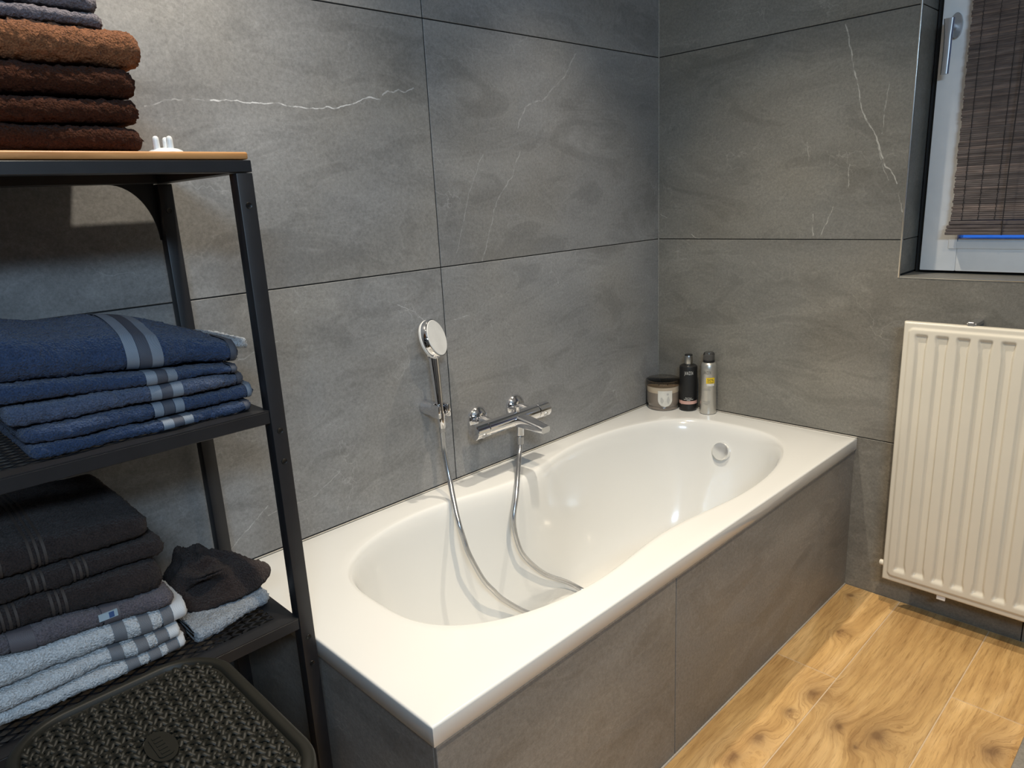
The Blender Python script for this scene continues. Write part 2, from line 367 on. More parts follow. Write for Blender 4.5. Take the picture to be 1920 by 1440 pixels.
T_lgrey = terry('terry_light_grey', (0.74, 0.75, 0.76), 1.0, 0.2, 0.22); T_wash = terry('terry_pale_blue_grey', (0.45, 0.48, 0.52))
B_pale = weave('band_pale_blue', (0.20, 0.235, 0.285)); B_slate = weave('band_slate', (0.066, 0.075, 0.10)); B_white = weave('band_white', (0.68, 0.69, 0.70)); B_grey = weave('band_grey', (0.17, 0.175, 0.19)); B_brown = weave('band_brown', (0.060, 0.042, 0.034)); B_mauve = weave('band_mauve', (0.12, 0.105, 0.115))
B_tan = weave('band_tan_line', (0.062, 0.046, 0.038)); B_tag = weave('woven_tag', (0.42, 0.52, 0.58)); B_tagblue = weave('woven_tag_blue', (0.05, 0.10, 0.25))
def pine():
    k = NT('oiled_pine'); p = k.pos(); q = k.vmath('MULTIPLY', p, (1, 0.06, 1)); f = k.noise(q, 90, 5, 0.6, 0.6)
    k.l(k.ramp(f, [(0.3, (0.36, 0.155, 0.05)), (0.55, (0.52, 0.25, 0.09)), (0.75, (0.60, 0.31, 0.12))]), k.b.inputs['Base Color']); k.val(k.b, Roughness=0.4); k.l(k.bump(f, 0.15, 0.001), k.b.inputs['Normal']); return k.m
M_pine = pine()
def reed():
    k = NT('dark_bamboo_reed'); p = k.pos(); g = k.n('ShaderNodeNewGeometry')
    q = k.vmath('MULTIPLY', p, (0.10, 1, 1)); f = k.noise(q, 160, 4, 0.6); b = k.noise(k.vmath('MULTIPLY', p, (1, 1, 6.0)), 16, 3)
    c = k.ramp(f, [(0.3, (0.075, 0.058, 0.054)), (0.55, (0.135, 0.106, 0.096)), (0.75, (0.21, 0.165, 0.145))])
    rr = k.ramp(g.outputs['Random Per Island'], [(0.0, (0.62, 0.60, 0.62)), (0.6, (1.0, 1.0, 1.0)), (1.0, (1.55, 1.42, 1.3))])
    c = k.mix(1.0, c, rr, 'MULTIPLY'); c = k.mix(0.7, c, k.ramp(b, [(0.35, (0.72,) * 3), (0.6, (1.08,) * 3)]), 'MULTIPLY')
    k.l(c, k.b.inputs['Base Color']); k.val(k.b, Roughness=0.55); return k.m
M_reed = reed(); M_cord = plain('blind_cord', (0.030, 0.024, 0.022), 0.8)

# ================================================================== the room
XL, YB, ZC = 0.0, 0.0, 2.45
XR, YF = 2.75, -3.25
JW = 0.0028
wl = tag(box('wall_left', (-0.16, YF, -0.1), (-0.003, 0.20, ZC), M_grout), 'dark grey slate-look tiled wall behind the bathtub and shelf', 'wall', kind='structure')
rows = [-0.004, 0.506, 1.1026, 1.7026, 2.3026, ZC]; cols = [0.0, -1.0037, -2.2037, YF]
def tile_box(parent, lo, hi, mat): return box('tile', lo, hi, mat, parent, bev=0.0009, seg=1)
for a, b in zip(rows, rows[1:]):
    for y1, y0 in zip(cols, cols[1:]):
        tile_box(wl, (-0.0029, y0 + JW / 2, a + JW / 2), (0.0, y1 - JW / 2, b - JW / 2), M_tileL)
# back wall with window opening
WX0, WX1, WZ0, WZ1 = 0.806, 1.56, 1.002, 2.17
bm = bmesh.new()
for lo, hi in (((-0.16, 0.003, -0.1), (WX0 - .004, 0.30, ZC)), ((WX1 + .004, 0.003, -0.1), (XR, 0.30, ZC)), ((WX0 - .004, 0.003, -0.1), (WX1 + .004, 0.30, WZ0 - .004)), ((WX0 - .004, 0.003, WZ1 + .004), (WX1 + .004, 0.30, ZC))): add_box(bm, lo, hi)
wb = tag(from_bm('wall_back', bm, M_grout), 'warm grey slate-look tiled wall with the window and radiator', 'wall', kind='structure')
h = JW / 2
def ptile(poly, mat=M_tileB): return prism('tile', poly, 'y', 0.0, 0.0029, mat, wb, bev=0.0007)
ptile([(h, 0), (1.2 - h, 0), (1.2 - h, .506 - h), (h, .506 - h)])
ptile([(1.2 + h, 0), (2.4 - h, 0), (2.4 - h, .506 - h), (1.2 + h, .506 - h)]); ptile([(2.4 + h, 0), (XR, 0), (XR, 2.4), (2.4 + h, 2.4)])
ptile([(h, .506 + h), (1.2 - h, .506 + h), (1.2 - h, WZ0), (WX0, WZ0), (WX0, 1.1026 - h), (h, 1.1026 - h)])
ptile([(1.2 + h, .506 + h), (2.4 - h, .506 + h), (2.4 - h, 1.1026 - h), (WX1, 1.1026 - h), (WX1, WZ0), (1.2 + h, WZ0)])
ptile([(h, 1.1026 + h), (WX0, 1.1026 + h), (WX0, 1.7026 - h), (h, 1.7026 - h)]); ptile([(WX1, 1.1026 + h), (2.4 - h, 1.1026 + h), (2.4 - h, 1.7026 - h), (WX1, 1.7026 - h)])
ptile([(h, 1.7026 + h), (WX0, 1.7026 + h), (WX0, WZ1), (1.2 - h, WZ1), (1.2 - h, 2.3026 - h), (h, 2.3026 - h)]); ptile([(1.2 + h, WZ1), (WX1, WZ1), (WX1, 1.7026 + h), (2.4 - h, 1.7026 + h), (2.4 - h, 2.3026 - h), (1.2 + h, 2.3026 - h)])
ptile([(h, 2.3026 + h), (2.4 - h, 2.3026 + h), (2.4 - h, ZC), (h, ZC)])
# reveal lining tiles
for a, b in ((WZ0 + .004, 1.1026), (1.1026, 1.7026), (1.7026, WZ1)):
    box('reveal_tile', (WX0 - .004, 0.004, a + h), (WX0, 0.20, b - h), M_tileB, wb); box('reveal_tile', (WX1, 0.004, a + h), (WX1 + .004, 0.20, b - h), M_tileB, wb)
box('sill_tile', (WX0, 0.004, WZ0 - .004), (1.2 - h, 0.20, WZ0), M_tileB, wb); box('sill_tile', (1.2 + h, 0.004, WZ0 - .004), (WX1, 0.20, WZ0), M_tileB, wb)
box('reveal_tile', (WX0, 0.004, WZ1), (WX1, 0.20, WZ1 + .004), M_tileB, wb)
bm = bmesh.new(); e = 0.0045
for lo, hi in (((WX0 - e, -0.0022, WZ0 - e), (WX0, 0.006, WZ1 + e)), ((WX1, -0.0022, WZ0 - e), (WX1 + e, 0.006, WZ1 + e)), ((WX0, -0.0022, WZ0 - e), (WX1, 0.006, WZ0)), ((WX0, -0.0022, WZ1), (WX1, 0.006, WZ1 + e))): add_box(bm, lo, hi, 0.0012, 2)
tag(from_bm('trim_1', bm, M_alu, None, True, angle=40), 'thin pale metal edge strip around the window recess', 'trim', kind='structure')
tag(box('wall_right', (XR, YF, 0), (XR + .1, 0.2, ZC), M_wallgrey), 'grey wall on the right side of the bathroom', 'wall', kind='structure')
tag(box('wall_front', (-0.16, YF - .1, 0), (XR, YF, ZC), M_wallgrey), 'grey wall behind the camera', 'wall', kind='structure')
tag(box('ceiling', (-0.16, YF, ZC), (XR, 0.2, ZC + .08), M_ceil), 'white bathroom ceiling', 'ceiling', kind='structure')
# corner silicone
tag(box('trim_2', (0.0, -0.0035, 0.505), (0.0035, 0.0, ZC), M_seal, bev=0.001), 'grey silicone bead in the corner of the two tiled walls', 'trim', kind='structure')
# low grey shower tray whose edge shows at the lower right
pr = tag(box('shower_tray', (1.290, -1.45, 0), (2.2, -0.36, 0.032), M_tileP, None, bev=0.004, origin=(1.29, -0.9, 0)), 'low grey shower tray edge at the lower right of the floor', 'shower tray')

# floor: wood-look planks on grout
fl = tag(box('floor', (-0.16, YF, -0.1), (XR, 0.2, -0.0012), M_fgrout), 'oak-look plank floor with pale joints', 'floor', kind='structure')
fx = [0.651, 0.888, 1.125, 1.362, 1.6, 1.837, 2.074, 2.311, 2.548, 2.75]; ends = [-0.488, -0.98, -0.372, -0.8, -0.2, -0.6, -0.9, -0.3, -0.7]
gj = 0.0016
for i, (x0, x1) in enumerate(zip(fx, fx[1:])):
    ys = [0.0]; y = ends[i]
    while y > YF: ys.append(y); y -= 1.2
    ys.append(YF)
    for y1, y0 in zip(ys, ys[1:]): box('plank', (x0 + gj, y0 + gj, -0.004), (x1 - gj, y1 - gj, 0.0), M_floor, fl, bev=0.0008, seg=1)
for x0, x1 in ((0.177, 0.414), (0.414, 0.651), (0.0, 0.177)):
    box('plank', (x0 + gj, YF, -0.004), (x1 - gj, -1.70, 0.0), M_floor, fl, bev=0.0008, seg=1)

# ================================================================== bathtub
TX, TL, TZ, TB = 0.7263, 1.671, 0.5025, 0.464
NT_ = 240
def rim_outline(th):
    n = 3.0; c, s = math.cos(th), math.sin(th)
    y = -0.815 + 0.715 * math.copysign(abs(c) ** (2 / n), c)
    e = math.exp(-((y + 0.90) / 0.235) ** 2)
    hw = (0.312 - 0.042 * e) if s >= 0 else (0.305 - 0.075 * e)
    return np.array([0.362 + hw * math.copysign(abs(s) ** (2 / n), s), y])
def bot_outline(th):
    n = 2.7; c, s = math.cos(th), math.sin(th)
    y = -0.845 + 0.475 * math.copysign(abs(c) ** (2 / n), c)
    e = math.exp(-((y + 0.90) / 0.22) ** 2)
    return np.array([0.372 + (0.172 - 0.010 * e) * math.copysign(abs(s) ** (2 / n), s), y])
HARD = catmull([(0, 0), (.02, .0012), (.05, .007), (.08, .02), (.11, .042), (.16, .09), (.25, .165), (.36, .24), (.48, .31), (.60, .36), (.74, .393), (.88, .407), (1, .41)], 4)
SOFT = catmull([(0, 0), (.05, .002), (.12, .007), (.20, .016), (.28, .032), (.35, .06), (.41, .105), (.48, .17), (.55, .24), (.63, .31), (.73, .37), (.86, .403), (1, .41)], 4)
def tub_mesh():
    ths = [2 * PI * i / NT_ for i in range(NT_)]
    Rm = [rim_outline(t) for t in ths]; Bm = [bot_outline(t) for t in ths]
    V = []; F = []
    # outer rectangle loop, by direction from the tub centre
    x0, x1, y0, y1 = 0.0012, TX, -TL, -0.0012; cx, cy = 0.363, -0.8358
    def outer(ins, z):
        pts = []; a0, a1, b0, b1 = x0 + ins, x1 - ins, y0 + ins, y1 - ins
        dirs = [Rm[i] - np.array([cx, cy]) for i in range(NT_)]
        for d in dirs:
            t = min(((a1 - cx) / d[0]) if d[0] > 1e-9 else ((a0 - cx) / d[0] if d[0] < -1e-9 else 9), ((b1 - cy) / d[1]) if d[1] > 1e-9 else ((b0 - cy) / d[1] if d[1] < -1e-9 else 9))
            pts.append([cx + d[0] * t, cy + d[1] * t, z])
        for qx in (a0, a1):
            for qy in (b0, b1):
                k = int(np.argmin([math.hypot(p[0] - qx, p[1] - qy) for p in pts])); pts[k][0] = qx; pts[k][1] = qy
        return pts
    rings = []
    rings.append(outer(0.012, TB)); rb = 0.0045
    rings.append(outer(0.002, TB)); rings.append(outer(0, TB + 0.002)); rings.append(outer(0, TZ - rb))
    for a in (22, 45, 68, 90): rings.append(outer(rb * (1 - math.cos(math.radians(a))), TZ - rb * (1 - math.sin(math.radians(a)))))
    O = np.array(rings[-1]); I = np.array([[r[0], r[1], TZ] for r in Rm])
    for f in (0.33, 0.66, 0.9): rings.append((O * (1 - f) + I * f).tolist())
    for j in range(len(HARD)):
        ring = []
        for i, t in enumerate(ths):
            y = Rm[i][1]; w = math.exp(-((y + 0.90) / 0.27) ** 2) * abs(math.sin(t)) ** 0.5 * (1.0 if math.sin(t) > 0 else 0.85)
            g = HARD[j][0] * (1 - w) + SOFT[j][0] * w; dz = HARD[j][1] * (1 - w) + SOFT[j][1] * w
            p = Rm[i] * (1 - g) + Bm[i] * g; ring.append([p[0], p[1], TZ - dz])
        rings.append(ring)
    for f in (0.75, 0.5, 0.25):
        rings.append([[0.372 + (b[0] - 0.372) * f, -0.845 + (b[1] + 0.845) * f, TZ - 0.41 - 0.004 * (1 - f)] for b in Bm])
    for r in rings: V += r
    n = NT_
    for k in range(len(rings) - 1):
        for i in range(n): F.append((k * n + i, k * n + (i + 1) % n, (k + 1) * n + (i + 1) % n, (k + 1) * n + i))
    V.append([0.372, -0.845, TZ - 0.4145]); c = len(V) - 1; k = len(rings) - 1
    for i in range(n): F.append((k * n + i, k * n + (i + 1) % n, c))
    return V, F
tub = thing('bathtub', (0.363, -0.8358, 0.0), 'white acrylic built-in bathtub with waisted oval basin', 'bathtub')
V, F = tub_mesh()
shell = mk('shell', V, F, M_acryl, tub, smooth=True); shell.data.set_sharp_from_angle(angle=math.radians(50))
BV = BVHTree.FromPolygons([tuple(v) for v in V], F)
def hit(o, d):
    l, n, i, t = BV.ray_cast(Vector(o), Vector(d)); 
    if n is not None and n.dot(Vector(d)) > 0: n = -n
    return l, n
l, n = hit((0.349, -0.60, 0.415), (0, 1, 0.0))
lathe('overflow_cover', [(0, .0145), (.024, .0145), (.0285, .013), (.0305, .009), (.031, .0), (.0, .0)], M_pale, tub, 48, axisM(l + n * 0.001, n))
l2, n2 = hit((0.372, -0.45, 0.3), (0, 0, -1))
lathe('drain', [(0, .004), (.020, .004), (.026, .002), (.030, .0006), (.030, -.002), (0, -.002)], M_chrome, tub, 40, axisM(l2, n2))
# seam to the walls
box('sealant_bead', (0.0006, -TL, TZ + .0002), (0.0035, -0.0045, TZ + .003), M_sealw, tub, bev=0.001)
box('sealant_bead', (0.0040, -0.0040, TZ + .0002), (TX, -0.0006, TZ + .003), M_sealw, tub, bev=0.001)

# tiled surround
AX = 0.7215; AY = -1.664
sur = thing('bath_surround', (AX, -0.83, 0.0), 'dark grey slate-tiled panel boxing in the bathtub', 'bath panel')
bm = bmesh.new(); add_box(bm, (AX - .03, AY + .008, 0), (AX - .0075, -0.001, TB - .004)); add_box(bm, (0.002, AY + .008, 0), (AX - .0075, AY + .03, TB - .004)); from_bm('core', bm, M_grout, sur)
for y0, y1 in ((AY, -0.9985 - h), (-0.9985 + h, -0.002)): box('tile', (AX - .0075, y0, 0.003), (AX, y1, TB - .006), M_tileP, sur, bev=0.0008, seg=1)
box('tile', (0.002, AY, 0.003), (AX - .0085, AY + .0075, TB - .006), M_tileP, sur, bev=0.0008, seg=1)
box('sealant_bead', (AX - .008, AY, TB - .0062), (AX + .0012, -0.002, TB - .0004), M_seal, sur, bev=0.001); box('sealant_bead', (0.002, AY - .0012, TB - .0062), (AX, AY + .006, TB - .0004), M_seal, sur, bev=0.001)
box('sealant_bead', (AX, -1.66, -0.001), (AX + .004, -0.003, 0.004), M_sealw, sur, bev=0.0012)

# ================================================================== shower set
def cyl(name, a, b, r, mat, parent, n=40, bev=0.0015, caps=True):
    a = Vector(a); b = Vector(b); L = (b - a).length; return lathe(name, [(0, 0), (r - bev, 0), (r, bev), (r, L - bev), (r - bev, L), (0, L)], mat, parent, n, axisM(a, b - a))
mx = thing('bath_mixer', (0.0, -0.835, 0.655), 'chrome thermostatic bath mixer tap on the wall above the tub', 'mixer tap')
MZ = 0.654; MXX = 0.072
cyl('body', (MXX, -0.945, MZ), (MXX, -0.742, MZ), 0.0215, M_chrome, mx)
for y0, y1, nm in ((-0.990, -0.9462, 'temperature_knob'), (-0.7408, -0.697, 'flow_knob')):
    kb = cyl(nm, (MXX, y0, MZ), (MXX, y1, MZ), 0.0222, M_chrome, mx)
    cyl('button', (MXX + .0215 * .8, (y0 + y1) / 2, MZ - .0215 * .5), (MXX + .0232 * .82, (y0 + y1) / 2, MZ - .0232 * .52), 0.009, M_satin, kb, 24, 0.0004)
for y in (-0.911, -0.759):
    es = lathe('escutcheon', [(0, 0), (.0365, 0), (.0365, .004), (.033, .010), (.024, .016), (.0205, .0185), (0, .0185)], M_chrome, mx, 48, axisM((0.0005, y, MZ + .008), (1, 0, 0)))
    lathe('union_nut', [(0, .015), (.0165, .015), (.0165, .04), (.0145, .045), (.0145, .066), (0, .066)], M_chrome, es, 32, axisM((0.0, y, MZ + .006), (1, 0, -0.03)))
# flat spout
bm = bmesh.new(); sp = []
for t in np.linspace(0, 1, 9):
    x = MXX + 0.008 + 0.105 * t; w = 0.021 - 0.004 * t + 0.002 * math.sin(t * PI); zt = MZ + 0.013 - 0.012 * t - 0.006 * t * t; zb = MZ - 0.019 - 0.004 * t + (0.0 if t < .8 else 0)
    sp.append([(x, -0.822 + dx, z) for dx, z in [(q[0], q[1]) for q in rrect(-w, w, zb, zt, 0.006, 3)]])
rr = [[bm.verts.new(p) for p in s] for s in sp]
for A, B in zip(rr, rr[1:]):
    for i in range(len(A)): bm.faces.new((A[i], A[(i + 1) % len(A)], B[(i + 1) % len(A)], B[i]))
bm.faces.new(rr[0]); bm.faces.new(rr[-1][::-1])
from_bm('spout', bm, M_chrome, mx, True, angle=50)
cyl('hose_outlet', (0.078, -0.817, MZ - .015), (0.078, -0.819, 0.601), 0.0115, M_chrome, mx, 28)
cyl('diverter_knob', (MXX, -0.822, MZ + .015), (MXX, -0.822, MZ + .036), 0.0085, M_chrome, mx, 24)

ho = thing('shower_holder', (0.0, -1.088, 0.75), 'chrome wall bracket holding the hand shower', 'bracket')
cyl('arm', (0.0005, -1.092, 0.742), (0.052, -1.092, 0.742), 0.0205, M_chrome, ho)
bm = bmesh.new(); add_box(bm, (0.048, -1.113, 0.725), (0.082, -1.103, 0.760), 0.004, 2); from_bm('clip_jaw', bm, M_chrome, ho, True, angle=40)
bm = bmesh.new(); add_box(bm, (0.048, -1.081, 0.725), (0.082, -1.071, 0.760), 0.004, 2); from_bm('clip_jaw', bm, M_chrome, ho, True, angle=40)

hs = thing('hand_shower', (0.066, -1.092, 0.72), 'round chrome hand shower head with pale face, in its wall bracket', 'shower head')
pa = Vector((0.0655, -1.092, 0.716)); pb = Vector((0.0500, -1.090, 0.893)); ax = (pb - pa)
lathe('handle', [(0, 0), (.0088, 0), (.0095, .004), (.0098, .03), (.0105, .07), (.0125, .13), (.0135, .165), (.013, .182), (0, .183)], M_chrome, hs, 32, axisM(pa, ax))
lathe('cone_nut', [(0, -.004), (.0078, -.004), (.0085, .0), (.011, .03), (.0108, .036), (0, .036)], M_chrome, hs, 28, axisM(pa - ax.normalized() * 0.018, ax))
hn = Vector((0.84, 0.41, 0.30)).normalized(); hc = Vector((0.0560, -1.0895, 0.932))
hd = lathe('head', [(0, -.021), (.034, -.021), (.043, -.017), (.049, -.010), (.0505, -.006), (.0505, .0075), (.049, .0095), (.046, .0098), (0, .0098)], M_chrome, hs, 64, axisM(hc, hn))
lathe('spray_face', [(0, .0112), (.0455, .0112), (.0468, .0098), (0, .0098)], M_face, hd, 64, axisM(hc, hn)); lathe('back_ring', [(.0492, -.0135), (.0500, -.0115), (.0512, -.0090), (.0512, -.0072), (.0495, -.0062)], M_whitepl, hd, 64, axisM(hc, hn))
bm = bmesh.new(); tube_bm(bm, [pb - ax.normalized() * .012, pb + ax.normalized() * 0.004 - hn * .006, hc - ax.normalized() * .034 - hn * .008], [.013, .0145, .017], 24); from_bm('neck', bm, M_chrome, hs, True, angle=50)

HOSE = [(0.0640, -1.0915, 0.700), (0.062, -1.090, 0.66), (0.066, -1.091, 0.618), (0.088, -1.098, 0.555), (0.1289, -1.1211, 0.5059), (0.1622, -1.1383, 0.4694), (0.1798, -1.1392, 0.4273), (0.1931, -1.136, 0.3882), (0.2033, -1.1052, 0.3097), (0.2061, -1.0731, 0.2618), (0.2044, -1.0334, 0.2131), (0.214, -0.9588, 0.1440), (0.240, -0.895, 0.112), (0.292, -0.845, 0.1025), (0.305, -0.775, 0.1025), (0.262, -0.725, 0.1035), (0.2120, -0.7192, 0.106), (0.1880, -0.7607, 0.1420), (0.1980, -0.8662, 0.2191), (0.2026, -0.9444, 0.3046), (0.2002, -0.9695, 0.3625), (0.1945, -0.9738, 0.4258), (0.1785, -0.9436, 0.4813), (0.1480, -0.905, 0.5160), (0.098, -0.848, 0.540), (0.080, -0.823, 0.570), (0.078, -0.8195, 0.590)]
bm = bmesh.new(); hp = catmull(HOSE, 10); tube_bm(bm, hp, 0.0068, 14)
hose = thing('shower_hose', (0.3, -0.8, 0.10), 'grey metal shower hose looping from hand shower into the tub and up to the mixer', 'hose')
from_bm('hose', bm, M_steelhose, hose, True)
cyl('end_nut', (0.078, -0.8195, 0.575), (0.078, -0.819, 0.599), 0.0100, M_satin, hose, 24); cyl('end_nut', (0.0640, -1.0915, 0.682), (0.0646, -1.0918, 0.700), 0.0085, M_satin, hose, 24)

# ================================================================== shelf unit
SX0, SX1, SY1, SY0 = 0.044, 0.402, -1.6805, -2.6805
PW = 0.026
shf = thing('shelf_unit', ((SX0 + SX1) / 2, -2.19, 0), 'black metal shelf unit with oiled wooden top, holding folded towels', 'shelf')
for x0, x1 in ((SX0, SX0 + PW), (SX1 - PW, SX1)):
    for y0, y1 in ((SY1 - PW, SY1), (SY0, SY0 + PW)):
        pst = box('post', (x0, y0, 0.0), (x1, y1, 1.327), M_black, shf, bev=0.0015)
        if y1 == SY1:
            for z in (1.279, 0.916, 0.862, 0.526, 0.472):
                lathe('screw_hole', [(0, .0006), (.0036, .0006), (.0046, .0012), (.0050, .0004), (.0050, -.001), (0, -.001)], M_dark, pst, 20, axisM((x1, (y0 + y1) / 2, z), (1, 0, 0)))
bm = bmesh.new()
for lo, hi in (((SX1 - PW, SY0, 1.328), (SX1, SY1, 1.3455)), ((SX0, SY0, 1.328), (SX0 + PW, SY1, 1.3455)), ((SX0 + PW, SY1 - PW, 1.328), (SX1 - PW, SY1, 1.3455)), ((SX0 + PW, SY0, 1.328), (SX1 - PW, SY0 + PW, 1.3455))): add_box(bm, lo, hi, 0.001, 1)
from_bm('top_frame', bm, M_black, shf, True, angle=40)
box('wooden_top', (SX0 - 0.004, SY0 + 0.002, 1.3465), (SX1 - 0.0005, SY1 - 0.003, 1.3575), M_pine, shf, bev=0.003, seg=3)
# curved rear gusset plates
for ys, sg in ((SY1 - PW, -1), (SY0 + PW, 1)):
    r = 0.075; pl = [(ys, 1.328), (ys + sg * r * 1.05, 1.328)]
    for i in range(1, 15):
        a = PI / 2 * i / 14; pl.append((ys + sg * (r * 1.05 - r * math.sin(a)) , 1.328 - r * 1.35 * (1 - math.cos(a))))
    pl.append((ys, 1.328 - r * 1.35)); prism('corner_plate', pl[:-1] + [(ys, 1.328 - r * 1.36)], 'x', SX0 + 0.004, SX0 + 0.007, M_black, shf)
def tray(z):
    """metal tray: folded lip frame and an expanded-mesh panel"""
    x0, x1, y0, y1 = SX0 + 0.002, SX1 - 0.002, SY0 + PW, SY1 - PW; w = 0.030; t = 0.0016
    bm = bmesh.new()
    add_box(bm, (x1 - w, y0, z - t), (x1, y1, z)); add_box(bm, (x0, y0, z - t), (x0 + w, y1, z)); add_box(bm, (x0 + w, y1 - w, z - t), (x1 - w, y1, z)); add_box(bm, (x0 + w, y0, z - t), (x1 - w, y0 + w, z))
    add_box(bm, (x1 - 0.014, y0, z - 0.0225), (x1, y1, z - t), 0.001, 1); add_box(bm, (x0, y0, z - 0.0225), (x0 + .014, y1, z - t), 0.001, 1); add_box(bm, (x0 + .014, y1 - .003, z - .0225), (x1 - .014, y1, z - t)); add_box(bm, (x0 + .014, y0, z - .0225), (x1 - .014, y0 + .003, z - t))
    tr = from_bm('shelf_tray', bm, M_black, shf)
    a0, a1, b0, b1 = x0 + w - .001, x1 - w + .001, y0 + w - .001, y1 - w + .001
    V = []; F = []
    dx, dy = 0.0085, 0.0155       # diamond half diagonals
    def bar(p, q):
        d = np.array([q[0] - p[0], q[1] - p[1]]); L = np.hypot(*d); nrm = np.array([-d[1], d[0]]) / L * 0.0016
        i = len(V)
        for e in (p, q):
            for s in (1, -1):
                for zz in (z - 0.0002, z - 0.0018): V.append((e[0] + s * nrm[0], e[1] + s * nrm[1], zz))
        F.extend([(i, i + 4, i + 6, i + 2), (i + 1, i + 3, i + 7, i + 5), (i, i + 1, i + 5, i + 4), (i + 2, i + 6, i + 7, i + 3)])
    sl = dy / dx
    for sg in (1, -1):
        c = -3.0
        y = b0 - (a1 - a0) * sl
        while y < b1 + (a1 - a0) * sl:
            # line: Y = y + sg*sl*(X-a0) for sg=1 ; start high for sg=-1
            ys, ye = (y, y + sl * (a1 - a0)) if sg > 0 else (y + sl * (a1 - a0), y)
            p = np.array([a0, ys]); q = np.array([a1, ye])
            lo, hi = 0.0, 1.0
            dY = ye - ys
            for lim, side in ((b0, 0), (b1, 1)):
                tt = (lim - ys) / dY
                if (dY > 0) == (side == 0): lo = max(lo, tt)
                else: hi = min(hi, tt)
            if hi - lo > 1e-3: bar(p + (q - p) * lo, p + (q - p) * hi)
            y += 2 * dy
    mp = mk('mesh_panel', V, F, M_black, tr); mp['kind'] = 'stuff'
    return tr
tray(0.954); tray(0.570); tray(0.19)

